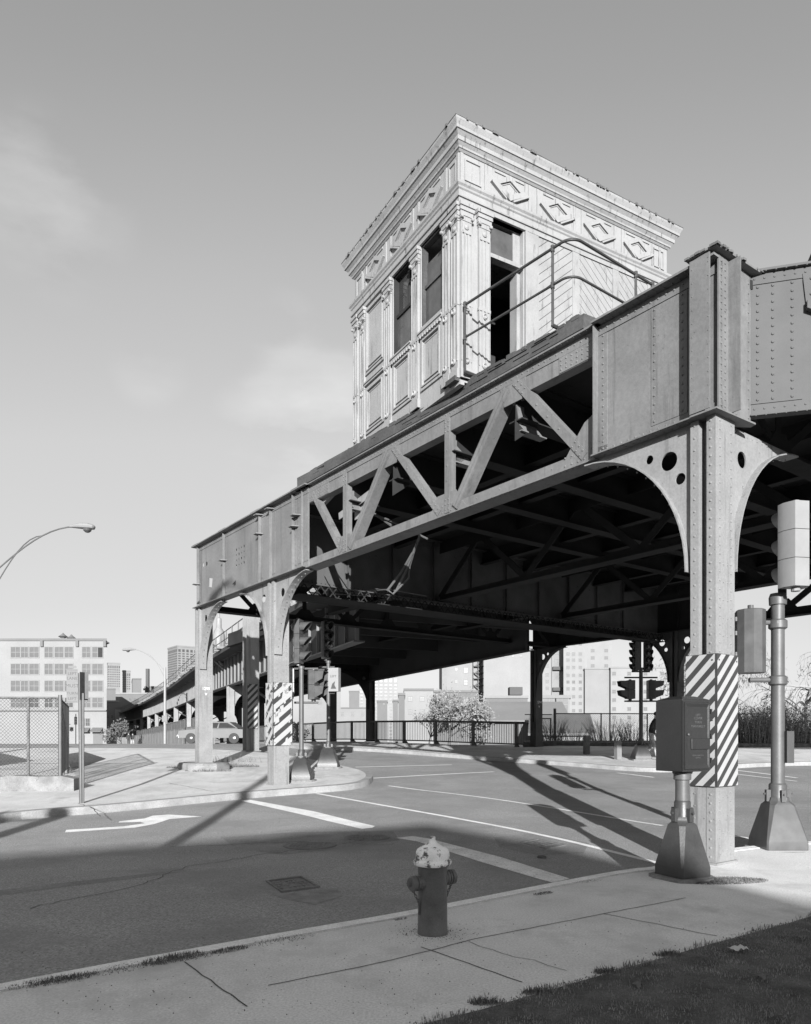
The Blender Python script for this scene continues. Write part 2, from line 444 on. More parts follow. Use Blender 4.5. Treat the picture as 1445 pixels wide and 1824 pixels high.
# ------------------------------------------------------------------ covers in the road
def manhole(uv, r, label):
    p = gp(*uv); t = thing('manhole_cover', label, 'manhole cover', p, 0, 'iron covers set in the road')
    MB().lathe([(r,-.02),(r,.012),(r-.035,.012),(r-.04,.004)], (0,0,0), 40).build('ring', iron, t)
    m = MB(); m.lathe([(r-.045,-.02),(r-.045,.009)], (0,0,0), 40)
    for i in range(-6, 7):
        for j in range(-6, 7):
            x, y = i*.055, j*.055
            if hypot(x, y) < r-.08: m.box(x-.016,x+.016,y-.016,y+.016,.009,.014)
    m.build('lid', iron, t); return t
manhole((552,1506), .41, 'round iron manhole cover in the shaded road, left of the two')
manhole((655,1492.5), .36, 'round iron manhole cover beside the tip of the wide white line')
def grate(uvs, label, nx=7, ny=5):
    q = [gp(*p) for p in uvs]; c = sum(q, Vector())/4; t = thing('utility_cover', label, 'utility cover', c)
    q = [p-c for p in q]; n = MB()
    P = lambda s, r, z: (q[0]*(1-s)+q[1]*s)*(1-r)+(q[3]*(1-s)+q[2]*s)*r+Vector((0,0,z))
    def cell(mb, s0, s1, r0, r1, z): mb.box8([P(s0,r0,-.02),P(s1,r0,-.02),P(s1,r1,-.02),P(s0,r1,-.02),P(s0,r0,z),P(s1,r0,z),P(s1,r1,z),P(s0,r1,z)])
    for a in ((0,1,0,.06),(0,1,.94,1),(0,.05,.06,.94),(.95,1,.06,.94)): cell(n, *a, .022)
    n.build('frame', iron, t); n = MB(); cell(n, .055, .945, .07, .93, .006)
    for i in range(nx):
        for j in range(ny):
            s = .09+i*.83/nx; r = .11+j*.8/ny
            if random.random() < .85: cell(n, s, s+.6*.83/nx, r, r+.55*.8/ny, .014)
    n.build('lid', iron, t)
grate([(502,1591),(570,1582),(537,1563),(473,1571)], 'square raised iron utility cover with pale worn asphalt round it')
grate([(973,1514),(1008,1507),(958,1496),(926,1502)], 'square iron utility cover between the wide line and the long thin line')
dkp = mat('dark_patch', .19, .2, 2, .9, .4, 120, spots=(95, .4, .7, .03), fine=.3)
sheet('asphalt_patch', G([(395,1492),(520,1483),(700,1480),(712,1497),(600,1512),(505,1523),(420,1512)]), .002, dkp)
sheet('asphalt_patch', G([(880,1492),(960,1484),(1050,1502),(1040,1520),(960,1524),(890,1510)]), .002, dkp)
sheet('asphalt_patch', G([(-30,1590),(140,1570),(330,1549),(331,1553),(140,1577),(-30,1600)]), .002, dkp)
pt = sheet('asphalt_patch', G([(462,1578),(500,1600),(560,1612),(610,1597),(600,1582),(576,1585),(504,1594),(472,1573)]), .003, mat('worn_patch', .2, .25, 6, .95, .4, 90, fine=.25))
m = MB(); m.lathe([(.05,0),(.06,.02),(.045,.045),(.02,.05)], (0,0,0), 7)
o = m.build('stone', crackm, None, gp(965,1529)); o.scale = (1.2,.8,.7); tag(o, 'small dark stone lying on the road by the square cover', 'stone')
# ------------------------------------------------------------------ tufts of weed
def tuft(p, n, r, h, label, m=weed_m, group='weed tufts along the kerb', sx=1.6, ang=0.0, w=.004):
    pts = []
    for i in range(n):
        a = random.uniform(0, 2*pi); q = r*random.random()**.6
        x, y = q*cos(a)*sx, q*sin(a)*.6
        pts.append((x*cos(ang)-y*sin(ang), x*sin(ang)+y*cos(ang), 0, h*random.uniform(.25,1)*(1-.5*q/r)))
    o = blades('weed_tuft', pts, m, label, 'weeds', group, lean=.9, w=w); o.location = p; return o
for u, v, n, r, h, lab in ((80,1747,500,.16,.05,'weed tuft in the kerb joint nearest the left edge of the view'),
        (120,1741,700,.14,.06,'thick weed tuft second from the left along the kerb'),(215,1723,420,.2,.03,'low weed streak left of the largest kerb tuft'),
        (308,1706,1100,.17,.08,'largest weed tuft at the kerb end of the pavement crack'),(360,1698,350,.16,.03,'low weed streak just right of the largest kerb tuft'),
        (412,1688,560,.11,.05,'weed tuft halfway along the kerb, left of the hydrant'),(505,1670,380,.2,.03,'flat weed streak between the halfway tuft and the hydrant'),
        (713,1634,120,.05,.03,'tiny weed sprig in the kerb joint behind the hydrant'),(968,1588,420,.1,.04,'weed tuft in the kerb joint right of the hydrant'),
        (1050,1566,150,.14,.02,'faint weed streak in the kerb joint before the wide line')):
    tuft(gp(u, v+5, .12)+Vector((0,0,.004)), int(n*.55), r*.9, h*.7, lab, ang=.65, w=.003)
tuft(gp(1285,1570,.12)+Vector((0,0,.002)), 2600, .34, .05, 'patch of grass on the pavement right of the box pedestal', ang=.1, group=None)
for u, v, lab in ((865,1775,'a'),(960,1757,'b'),(1083,1722,'c'),(1190,1690,'d')):
    lab = {'a':'bushy weed at the lawn edge nearest the bottom of the view','b':'bushy weed second from the bottom along the lawn edge','c':'tallest bushy weed on the lawn edge below the pavement crack','d':'bushy weed on the lawn edge highest up the slope of it'}[lab]
    tuft(gp(u, v+13, .12), 260, .07, .075, lab, group='weeds on the lawn edge', w=.003)
# litter on the lawn
m = MB(); q = []
random.seed(3)
for i in range(6):
    for j in range(5): q.append(Vector((i*.026-.06, j*.02-.04, .012+random.uniform(0,.022))))
m.add(q, [(i*5+j, (i+1)*5+j, (i+1)*5+j+1, i*5+j+1) for i in range(5) for j in range(4)])
o = m.build('crumpled_paper', paper, None, gp(1314,1694,.14), .4); tag(o, 'crumpled white paper lying on the lawn', 'litter')
o.modifiers.new('s','SOLIDIFY').thickness = .002
for u, v, lab in ((1358,1742,'large dead leaf on the lawn below the crumpled paper'),(1136,1757,'small dead leaf on the lawn near the bottom of the view')):
    m = MB(); pts = []
    for k in range(14):
        a = 2*pi*k/14; rr = .045*(1+.35*cos(5*a)); pts.append((rr*cos(a), rr*sin(a)*.7, .012+.012*sin(3*a)))
    m.add(pts+[(0,0,.02)], [(k,(k+1)%14,14) for k in range(14)])
    o = m.build('dead_leaf', drygrass_m, None, gp(u,v,.14), 1.0); tag(o, lab, 'leaf', 'dead leaves on the lawn')
    o.modifiers.new('s','SOLIDIFY').thickness = .002
m = MB()
for i in range(420):                       # grit on pavement and lawn
    u = random.uniform(30, 1420); v = random.uniform(1640, 1810); p = gp(u, v, .121)
    r = random.choice((.0012,.002,.002,.003)); m.box(p.x-r,p.x+r,p.y-r,p.y+r,p.z-.001,p.z+r)
for i in range(260):
    a = random.uniform(0, 2*pi); q = .13+abs(random.gauss(0,.13)); r = random.choice((.0015,.002,.003))
    x, y = .22+q*cos(a), 6.07+q*sin(a)*.8; m.box(x-r,x+r,y-r,y+r,0,r*1.2)
tag(m.build('grit', crackm), kind='stuff')
random.seed(11)

# ================================================================== ELEVATED RAILWAY
TA = atan2(.801, -.599)
RW = thing('elevated_railway', 'riveted steel elevated railway deck on tall columns spanning the road', 'elevated railway', (3.88,9.25,0), TA)
FO = Fr((0,0,0), (1,0,0), (0,1,0))                  # outer long side; u = s along, d = outward
def FX(s, dsgn=-1): return Fr((s,0,0), (0,-1,0), (dsgn,0,0))   # plane across the deck, u = inward
ZS, ZT = 5.67, 7.62
def loc2w(s, w): return (3.88-.599*s+.801*w, 9.25+.801*s+.599*w)
def wrz(s, w, dz): return rz(loc2w(s, w)[1])+dz
def arc_bracket(mb, F, u0, sg, zb=3.75, zt=ZS, a=1.65, d=(-.02,0), holes=True, fl=.22, dc=None, riv=True, nf=18):
    """curved knee bracket from a column edge at u0, growing in direction sg"""
    b = zt-.06-zb; A = []
    for k in range(nf+1):
        t = pi/2*k/nf; A.append((u0+sg*(.06+a*(1-cos(t))), zb+b*sin(t)))
    poly = [(u0, zb)]+A+[(u0+sg*(a+.06), zt), (u0, zt)]
    if sg < 0: poly = poly[::-1]
    H = []
    if holes == 1:
        H = [circ(u0+sg*.36, zt-.38, .11)]
    elif holes:
        H = [circ(u0+sg*.36, zt-.38, .125), circ(u0+sg*.66, zt-.27, .06), circ(u0+sg*.19, zt-.66, .075)]
    mb.prism(F, poly, d[0], d[1], H)
    c = (d[0]+d[1])/2 if dc is None else dc
    for (p, q) in zip(A, A[1:]):
        mb.bar(F, p, q, .018, c-fl/2, c+fl/2)
    if riv:
        for k in range(1, nf):
            p, q = A[k], A[k+1]; nx, nz = -(q[1]-p[1]), q[0]-p[0]; l = hypot(nx, nz)*-sg
            mb.rivet(F.p(p[0]+nx/l*.05, p[1]+nz/l*.05, d[1]), F.N, .015)
        mb.rivs(F, (u0+sg*.1, zt-.05), (u0+sg*a, zt-.05), .12, d[1], .015)
def column(s, w, zb, name='column', riv=True, T=.35, Wd=.44, ztop=5.66, m=steel_pale, sp=.11):
    """built-up column, near corner at (s, -w): plates facing the street, recessed web on the outer side"""
    mb = MB(); F = Fr((s,-w,0), (1,0,0), (0,1,0)); E = Fr((s,-w,0), (0,-1,0), (-1,0,0)); B = Fr((s+T,-w,0), (0,-1,0), (1,0,0)); I = Fr((s,-w-Wd,0), (1,0,0), (0,-1,0))
    mb.bx(E, 0, Wd, zb, ztop, -.02, 0); mb.bx(B, 0, Wd, zb, ztop, -.02, 0)
    for Q in (F, I):
        mb.bx(Q, .02, .125, zb, ztop, -.018, -.001); mb.bx(Q, T-.115, T-.02, zb, ztop, -.018, -.001)
        mb.bx(Q, .115, T-.105, zb, ztop, -.15, -.135)
        mb.bx(Q, .11, .125, zb, ztop, -.135, -.018); mb.bx(Q, T-.115, T-.10, zb, ztop, -.135, -.018)
        mb.bx(Q, .126, T-.116, zb, zb+1.15, -.02, -.006)
    mb.bx(Fr((s,-w,0),(1,0,0),(0,1,0)), -.03, T+.03, zb, zb+.03, -Wd-.03, .03)
    if riv:
        for Q in (F,):
            mb.rivs(Q, (.07, zb+.1), (.07, ztop-.06), sp, -.001, .017); mb.rivs(Q, (T-.06, zb+.1), (T-.06, ztop-.06), sp*1.4, -.001, .015)
            mb.rivs(Q, (.15, zb+1.3), (.15, ztop-.06), sp, -.135, .013); mb.rivs(Q, (T-.14, zb+1.3), (T-.14, ztop-.06), sp, -.135, .013)
        for u in (.09, Wd-.09): mb.rivs(E, (u, zb+.12), (u, ztop-.06), sp, 0, .017)
        for u in (.17, Wd-.17): mb.rivs(E, (u, zb+.17), (u, 3.8), sp*2, 0, .015)
    return mb.build(name, m, RW)
def col_with_brackets(s, w, dz, sides, holes=3, **k):
    zb = wrz(s, w, dz); c = column(s, w, zb, **k)
    T = k.get('T', .35); Wd = k.get('Wd', .44)
    for kind, sg in sides:
        mb = MB()
        if kind == 's': arc_bracket(mb, Fr((s,-w,0),(1,0,0),(0,1,0)), T if sg > 0 else 0, sg, d=(-.09,-.07), dc=-.09, nf=14, holes=holes)
        if kind == 'w': arc_bracket(mb, Fr((s,-w,0),(0,-1,0),(-1,0,0)), Wd if sg > 0 else 0, sg, d=(-.12,-.10), dc=-.11, nf=14)
        if kind == 'wb': arc_bracket(mb, Fr((s,-w,0),(0,-1,0),(-1,0,0)), 0, sg, d=(-.12,-.10), dc=-.11, nf=14)
        mb.build('bracket', k.get('m', steel_pale), c)
    return c
col_with_brackets(0, 0, .12, (('s',1),('w',1)))
col_with_brackets(12.12, 0, .15, (('s',-1),('s',1)), holes=1)
col_with_brackets(17.2, 0, .33, (('s',-1),), holes=1)
# far-side columns
WF = 16.4
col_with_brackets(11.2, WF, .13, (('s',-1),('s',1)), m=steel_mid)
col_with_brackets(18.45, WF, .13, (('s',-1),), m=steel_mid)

def girder(name, F, s0, s1, z0=ZS, z1=ZT, d=-.06, fw=.34, stiff=(), riv=True, holes=(), m=steel, parent=RW, inner=True, sp=.1, topx=.0, seams=()):
    """riveted plate girder in plane F; d = web face depth"""
    mb = MB()
    mb.prism(F, [(s0,z0+.02),(s1,z0+.02),(s1,z1-.03),(s0,z1-.03)], d-.014, d, holes)
    mb.bx(F, s0-topx, s1+topx, z1-.03, z1, d-fw/2, d+fw/2); mb.bx(F, s0, s1, z0, z0+.02, d-fw/2, d+fw/2)
    for sg in ((1,-1) if inner else (1,)):
        a, b = (d+.001, d+.014) if sg > 0 else (d-.028, d-.015)
        mb.bx(F, s0, s1, z1-.17, z1-.032, a, b); mb.bx(F, s0, s1, z0+.022, z0+.16, a, b)
    if riv:
        for z in (z1-.1, z0+.1): mb.rivs(F, (s0+.05, z), (s1-.05, z), sp*1.2, d+.014, .016)
        D = Fr(F.p(0,0,0), F.U, F.Z*-1)
        n = int((s1-s0)/.12)
        for i in range(n):
            for dd in (.06, fw/2-.035):
                mb.rivet(F.p(s0+.06+i*.12, z1-.031, d+dd), -F.Z, .015)
                mb.rivet(F.p(s0+.06+i*.12, z0+.0, d+dd), -F.Z, .015)
    for st in stiff:
        u, w = st[0], st[1] if len(st) > 1 else .16; o = st[2] if len(st) > 2 else .09
        mb.bx(F, u, u+w, z0+.17, z1-.18, d+.001, d+.012)
        mb.bx(F, u+w*.5-.008, u+w*.5+.008, z0+.022, z1-.032, d+.012, d+o)
        if riv:
            mb.rivs(F, (u+.035, z0+.2), (u+.035, z1-.2), .1, d+.012, .015); mb.rivs(F, (u+w-.035, z0+.2), (u+w-.035, z1-.2), .1, d+.012, .015)
    for u in seams: mb.bx(F, u, u+.012, z0+.17, z1-.18, d-.001, d+.006)
    return mb.build(name, m, parent)
# near side: end plate girder, truss, plate girder to the left
girder('girder', FO, -.04, 1.87, stiff=(), seams=(.72,), topx=.0)
mb = MB()   # cover plates, end stiffeners and rivets on the near plate girder
mb.bx(FO, .43, .97, ZS+.17, ZT-.18, -.059, -.052)
for u in (.50, .92): mb.rivs(FO, (u, ZS+.22), (u, ZT-.22), .115, -.052, .017)
mb.bx(FO, 1.70, 1.87, ZS+.03, ZT-.18, -.059, -.046); mb.rivs(FO, (1.77, ZS+.12), (1.77, ZT-.2), .1, -.046, .017)
mb.bx(FO, 1.86, 1.875, ZS+.02, ZT-.04, -.22, .06)
mb.build('cover_plate', steel, RW)
# corner pier over the near column: standing plate, stiffeners, cap
mb = MB()
mb.bx(FO, -.0, .275, ZS+.03, ZT+.02, .125, .14); mb.bx(FO, .12, .135, ZS+.03, ZT, -.04, .124)
for sgn in (0.02, .24): mb.rivs(FO, (sgn, ZS+.15), (sgn, ZT-.1), .16, .14, .009)
E = FX(-.04)
mb.bx(E, 0, .76, ZS+.03, ZT+.02, -.02, 0)
for u in (.05,.14): mb.rivs(E, (u, ZS+.1), (u, ZT-.05), .085, 0, .018)
mb.bx(E, .22, .235, ZS+.03, ZT, 0, .16); mb.bx(E, .235, .30, ZS+.03, ZT, 0, .012)
mb.rivs(E, (.7, ZS+.1), (.7, ZT-.1), .12, 0, .017)
cap = [(-.11,.165),(.31,.175),(.33,-.3),(-.05,-.88),(-.15,-.84)]
Pz = lambda q, z: Vector((q[0], q[1], z))
for z0_, z1_, g in ((ZT+.03, ZT+.055, 1.0), (ZS-.01, ZS+.012, .86)):
    q = [(a*g, b*g) for a, b in cap]
    mb.rings([[Pz(p, z0_) for p in q], [Pz(p, z1_) for p in q]])
mb.build('corner_pier', steel, RW)
mb = MB()
for i in range(60):
    t = random.random(); a = random.choice(((cap[0],cap[4]),(cap[0],cap[1]),(cap[4],cap[3])))
    x, y = a[0][0]+(a[1][0]-a[0][0])*t, a[0][1]+(a[1][1]-a[0][1])*t; r = random.uniform(.006,.02)
    mb.box(x-r*1.6, x+r*1.6, y-r, y+r, ZT+.035, ZT+.056+r*.5)
mb.build('rust_scale', rust, RW)
# truss panel points
PN = (1.875, 3.655, 5.315, 7.08, 8.79, 10.4)
TR = bpy.data.objects.new('truss', None); COL.objects.link(TR); TR.parent = RW
mb = MB(); d0 = -.08
mb.bx(FO, 1.875, 10.45, ZT-.42, ZT-.035, d0-.012, d0); mb.bx(FO, 1.875, 10.45, ZT-.17, ZT-.033, d0+.001, d0+.014)
mb.bx(FO, 1.8, 10.9, ZT-.03, ZT, d0-.3, d0+.12); mb.bx(FO, 1.875, 10.45, ZT-.42, ZT-.4, d0-.2, d0-.013)
mb.rivs(FO, (1.95, ZT-.1), (10.4, ZT-.1), .12, d0+.014, .016)
for i in range(70):
    mb.rivet(FO.p(1.9+i*.121, ZT-.031, d0+.09), (0,0,-1), .017)
for u0, u1 in ((1.9,2.62),(9.5,10.4)):
    mb.bx(FO, u0, u1, ZT-.41, ZT-.172, d0+.001, d0+.012)
    for z in (ZT-.36, ZT-.29, ZT-.22): mb.rivs(FO, (u0+.06, z), (u1-.04, z), .1, d0+.012, .016)
mb.build('top_chord', steel, TR)
mb = MB()
mb.bx(FO, 1.86, 10.5, ZS+.0, ZS+.2, d0-.012, d0); mb.bx(FO, 1.86, 10.5, ZS-.02, ZS-.002, d0-.28, d0+.1)
mb.bx(FO, 1.86, 10.5, ZS+.0, ZS+.2, d0-.2, d0-.188)
mb.rivs(FO, (2.2, ZS+.12), (10.3, ZS+.12), .55, d0, .015)
for i in range(70): mb.rivet(FO.p(1.95+i*.121, ZS-.02, d0+.05), (0,0,-1), .015)
# gussets
for pn, hw in ((1.95,.0),(5.315,.5),(8.79,.42)):
    if pn < 2: P = [(pn-.05,ZS+.01),(pn+.72,ZS+.01),(pn+.6,ZS+.12),(pn+.42,ZS+.35),(pn+.18,ZS+.62),(pn-.05,ZS+.72)]
    else: P = [(pn-hw-.1,ZS+.01),(pn+hw+.1,ZS+.01),(pn+hw-.02,ZS+.12),(pn+hw-.12,ZS+.26),(pn+hw-.24,ZS+.42),(pn-hw+.24,ZS+.42),(pn-hw+.12,ZS+.26),(pn-hw+.02,ZS+.12)]
    mb.prism(FO, P, d0+.001, d0+.011)
    for q in (-.25,-.12,0,.12,.25): mb.rivs(FO, (pn+q+(.3 if pn < 2 else 0), ZS+.08), (pn+q+(.3 if pn < 2 else 0), ZS+.2), .1, d0+.011, .017)
mb.build('bottom_chord', steel, TR)
def truss_bar(F, a, b, w, kind, m=steel, d0=d0, parent=TR, riv=True):
    mb = MB(); L = hypot(b[0]-a[0], b[1]-a[1]); ux, uz = (b[0]-a[0])/L, (b[1]-a[1])/L; nx, nz = -uz, ux
    if kind == 'flat':
        mb.bar(F, a, b, w, d0+.012, d0+.024)
        for e in (-1, 1):
            p = (a[0]+nx*e*(w/2-.008), a[1]+nz*e*(w/2-.008)); q = (b[0]+nx*e*(w/2-.008), b[1]+nz*e*(w/2-.008)); mb.bar(F, p, q, .014, d0-.13, d0+.012)
        if riv:
            for t in (.04,.09,.14,.34,.5,.66,.86,.91,.96):
                for e in ((-.3,.3) if t < .2 or t > .8 else (0,)):
                    mb.rivet(F.p(a[0]+ux*L*t+nx*e*w, a[1]+uz*L*t+nz*e*w, d0+.024), F.N, .018)
    else:
        for e in (-1, 1):
            p = (a[0]+nx*e*w*.27, a[1]+nz*e*w*.27); q = (b[0]+nx*e*w*.27, b[1]+nz*e*w*.27); mb.bar(F, p, q, w*.46, d0+.03, d0+.045)
        mb.bar(F, (a[0]+nx*w/2*-1, a[1]+nz*w/2*-1), (b[0]+nx*w/2*-1, b[1]+nz*w/2*-1), .014, d0-.18, d0+.045)
        mb.bar(F, (a[0]+nx*w/2, a[1]+nz*w/2), (b[0]+nx*w/2, b[1]+nz*w/2), .014, d0-.18, d0+.045)
    return mb.build('diagonal' if abs(a[0]-b[0]) > .3 else 'post', m, parent)
tb, bt = ZT-.12, ZS+.1
truss_bar(FO, (3.57,tb-.03), (2.12,bt+.02), .14, 'flat'); truss_bar(FO, (3.74,tb-.1), (5.06,bt), .16, 'box')
truss_bar(FO, (7.0,tb-.03), (5.52,bt), .13, 'flat'); truss_bar(FO, (7.16,tb-.1), (8.6,bt), .155, 'box')
truss_bar(FO, (10.25,tb-.1), (8.96,bt), .13, 'flat')
truss_bar(FO, (5.29,ZS+.05), (5.29,ZT-.17), .135, 'flat'); truss_bar(FO, (8.8,ZS+.05), (8.8,ZT-.17), .135, 'flat')
for q in (3.62, 7.08): mb = MB(); mb.prism(FO, [(q-.3,ZT-.17),(q+.3,ZT-.17),(q+.2,ZT-.5),(q-.2,ZT-.5)], d0+.001, d0+.011); mb.build('gusset', steel, TR)
# left plate girder with holes and shelf plates
hl = [circ(14.05+i*.17, 6.93-j*.15, .03 if (i+j) % 3 else .042, 8) for i in range(4) for j in range(4)]
hl += [[(16.28,6.42),(16.62,6.5),(16.58,6.22),(16.34,6.16)], circ(16.75,6.95,.07,8), circ(17.0,6.97,.07,8)]
girder('girder', FO, 10.4, 17.5, holes=hl, stiff=((10.42,.5,.06),(11.02,.15),(12.15,.34),(12.85,.2),(15.2,.26),(17.2,.26)), topx=.1)
mb = MB()
for u, z in ((10.9,7.0),(11.0,6.75),(12.95,7.0),(15.3,6.75),(17.35,6.4),(12.95,7.5),(12.3,7.5)):
    mb.rings([[FO.p(u-.13,z,-.05),FO.p(u+.17,z,-.05),FO.p(u+.1,z,.13),FO.p(u-.06,z,.13)],[FO.p(u-.13,z+.02,-.05),FO.p(u+.17,z+.02,-.05),FO.p(u+.1,z+.02,.13),FO.p(u-.06,z+.02,.13)]])
for u in (10.6,12.9,15.1,17.2): mb.bx(FO, u, u+.5, ZT+.002, ZT+.05, -.25, .06)
mb.build('shelf_plate', steel, RW)
# deck timbers, split and ragged
mb = MB(); u = 2.05
while u < 10.7:
    l = random.uniform(2.2, 3.6); e = min(10.75, u+l)
    a, b = random.uniform(-.02,.03), random.uniform(-.02,.03)
    mb.box8([FO.p(u,ZT+.004,.055),FO.p(e,ZT+.004,.05+b*.5),FO.p(e,ZT+.004,-.5),FO.p(u,ZT+.004,-.5),FO.p(u,ZT+.24+a,.04),FO.p(e,ZT+.22+b,.04+b),FO.p(e,ZT+.27,-.5),FO.p(u,ZT+.27,-.5)])
    u = e+.008
for i in range(120):
    u = random.uniform(2.1, 10.6); r = random.uniform(.02,.09)
    mb.bx(FO, u, u+r*3, ZT+.2, ZT+.235+random.uniform(0,.035), -.06-random.random()*.1, .02+random.random()*.03)
for i in range(26):
    u = random.uniform(2.1, 10.2); z = ZT+random.uniform(.04,.2); mb.bx(FO, u, u+random.uniform(.1,.5), z, z+.006, .03, .062)
mb.build('deck_timber', wdark, RW)
# deck slab and everything beneath it
def flat_poly(mb, pts, z0, z1):
    mb.prism(Fr((0,0,0),(1,0,0),(0,0,1),(0,1,0)), pts, z0, z1)
dk = MB()
F_ = Fr((0,0,0),(1,0,0),(0,0,1),(0,1,0))
flat_poly(dk, [(0.05,-.45),(17.4,-.3),(18.8,-WF-.4),(-9,-WF-.4),(-16,-14),(-6,-5.85),(-.15,-1.1)], 7.47, 7.59)
flat_poly(dk, [(2.2,-.52),(10.7,-.52),(10.7,-6.5),(2.2,-6.5)], 7.60, 7.9)
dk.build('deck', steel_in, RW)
# floor beams across, longitudinal stringers
for s in (3.6, 5.3, 7.05, 8.8):
    mb = MB(); F = FX(s)
    mb.bx(F, .12, WF, 6.85, 7.46, -.01, .0); mb.bx(F, .12, WF, 6.83, 6.85, -.15, .15); mb.bx(F, .12, WF, 7.44, 7.468, -.15, .15)
    mb.prism(F, [(.1,6.86),(.6,6.86),(.1,6.5)], -.005, .005)
    mb.build('floor_beam', steel_in, RW)
for s in (3.62, 5.33, 8.82):
    mb = MB(); F = FX(s)
    mb.prism(F, [(.12,7.1),(.3,7.1),(.3,6.72),(.2,6.78)], .02, .035); mb.prism(F, [(.3,7.0),(.75,6.72),(.3,6.70)], .02, .035)
    mb.bx(F, .2, .8, 6.68, 6.70, -.08, .08); mb.build('beam_seat', steel, RW)
for w in (2.2, 3.8, 7.2, 9.0, 12.6, 14.4):
    mb = MB(); F = Fr((0,-w,0),(1,0,0),(0,1,0))
    mb.bx(F, -3 if w > 5 else .4, 17.2, 7.05, 7.466, -.008, .008); mb.bx(F, -3 if w > 5 else .4, 17.2, 7.03, 7.05, -.11, .11)
    mb.build('stringer', steel_in, RW)
# inner plate cross girders
cg = [c for c in ()]
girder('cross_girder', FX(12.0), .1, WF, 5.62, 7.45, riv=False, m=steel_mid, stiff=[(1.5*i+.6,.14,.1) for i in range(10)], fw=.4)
mb = MB()
F = FX(12.0)
mb.rivs(F, (.3, 5.72), (9, 5.72), .13, -.045, .016); mb.bx(F, .5, WF, 5.30, 5.32, -.3, .3)   # lattice walkway below
for i in range(64):
    a = .5+i*.25; mb.bar(F, (a,5.32), (a+.25,5.61), .03, .1, .11); mb.bar(F, (a+.25,5.32), (a,5.61), .03, .12, .13)
mb.build('lacing', steel_in, RW)
def cross_truss(s, z0, z1, u0, u1, n, m=steel_in):
    F = FX(s); T = bpy.data.objects.new('cross_truss', None); COL.objects.link(T); T.parent = RW
    mb = MB(); mb.bx(F, u0, u1, z1-.3, z1, -.02, .0); mb.bx(F, u0, u1, z0, z0+.02, -.18, .18); mb.bx(F, u0, u1, z0+.02, z0+.2, -.02, .0)
    mb.build('chord', m, T); st = (u1-u0)/n
    mb = MB()
    for i in range(n):
        a = u0+i*st
        if i % 2: mb.bar(F, (a,z0+.1), (a+st,z1-.15), .14, -.03, -.005)
        else: mb.bar(F, (a,z1-.15), (a+st,z0+.1), .14, -.03, -.005)
        mb.bx(F, a-.08, a+.08, z0+.1, z1-.1, -.05, -.032)
        mb.prism(F, [(a-.35,z0+.2),(a+.35,z0+.2),(a+.16,z0+.42),(a-.16,z0+.42)], -.004, .004)
        mb.prism(F, [(a+st-.35,z1-.3),(a+st-.16,z1-.55),(a+st+.16,z1-.55),(a+st+.35,z1-.3)], -.004, .004)
    mb.build('web_member', m, T)
cross_truss(17.3, 5.6, 7.45, .3, WF-.4, 9)
cross_truss(14.6, 5.75, 7.4, .3, WF-.4, 9)
cross_truss(.6, 5.9, 7.45, .9, WF+2, 9)
for w in (5.4, 10.8):           # interior long trusses
    F = Fr((0,-w,0),(1,0,0),(0,1,0)); T = bpy.data.objects.new('inner_truss', None); COL.objects.link(T); T.parent = RW
    mb = MB(); mb.bx(F, -2.5, 12, 7.1, 7.46, -.02, 0); mb.bx(F, -2.5, 12, 5.66, 5.68, -.18, .18); mb.bx(F, -2.5, 12, 5.68, 5.86, -.02, 0); mb.build('chord', steel_in, T)
    mb = MB()
    for i in range(8):
        a = -2.0+i*1.75
        mb.bar(F, (a, 7.3 if i % 2 else 5.8), (a+1.75, 5.8 if i % 2 else 7.3), .17, -.04, -.005)
    mb.build('web_member', steel_in, T)
for w in (4.6, 10.6): girder('inner_girder', Fr((0,-w,0),(1,0,0),(0,1,0)), 12.1, 17.2, 5.9, 7.45, riv=False, m=steel_in, stiff=[(12.8+1.4*i,.12,.1) for i in range(3)])
# far side: truss to the right, plate girder, beam
F = Fr((0,-WF,0),(1,0,0),(0,1,0))
girder('far_girder', F, 9.4, 18.7, ZS, 7.45, riv=False, m=steel_in, stiff=[(9.6+1.5*i,.14,.1) for i in range(6)])
T = bpy.data.objects.new('far_truss', None); COL.objects.link(T); T.parent = RW
mb = MB(); mb.bx(F, -9, 9.4, 7.1, 7.46, -.1, -.08); mb.bx(F, -9, 9.4, ZS, ZS+.02, -.28, .1); mb.bx(F, -9, 9.4, ZS+.02, ZS+.3, -.1, -.08); mb.build('chord', steel_in, T)
mb = MB()
for i in range(9):
    a = 7.3-i*1.9; mb.bx(F, a-.13, a+.13, ZS, 7.2, -.14, -.06)
    mb.bar(F, (a, 7.2 if i % 2 else ZS+.2), (a-1.9, ZS+.2 if i % 2 else 7.2), .2, -.13, -.07)
    mb.prism(F, [(a-.5,ZS+.3),(a+.5,ZS+.3),(a+.22,ZS+.62),(a-.22,ZS+.62)], -.1, -.08)
mb.build('web_member', steel_in, T)
# lateral bracing low down and longitudinal bottom beams
mb = MB(); Fz = Fr((0,0,0),(1,0,0),(0,0,1),(0,1,0))
for a, b in (((.5,-.3),(12,-5.4)),((12,-.3),(.5,-5.4)),((.5,-5.6),(12,-10.6)),((12,-5.6),(.5,-10.6)),((.5,-10.9),(12,-16.2)),((12,-10.9),(.5,-16.2))):
    mb.bar(Fz, a, b, .14, 5.74, 5.80)
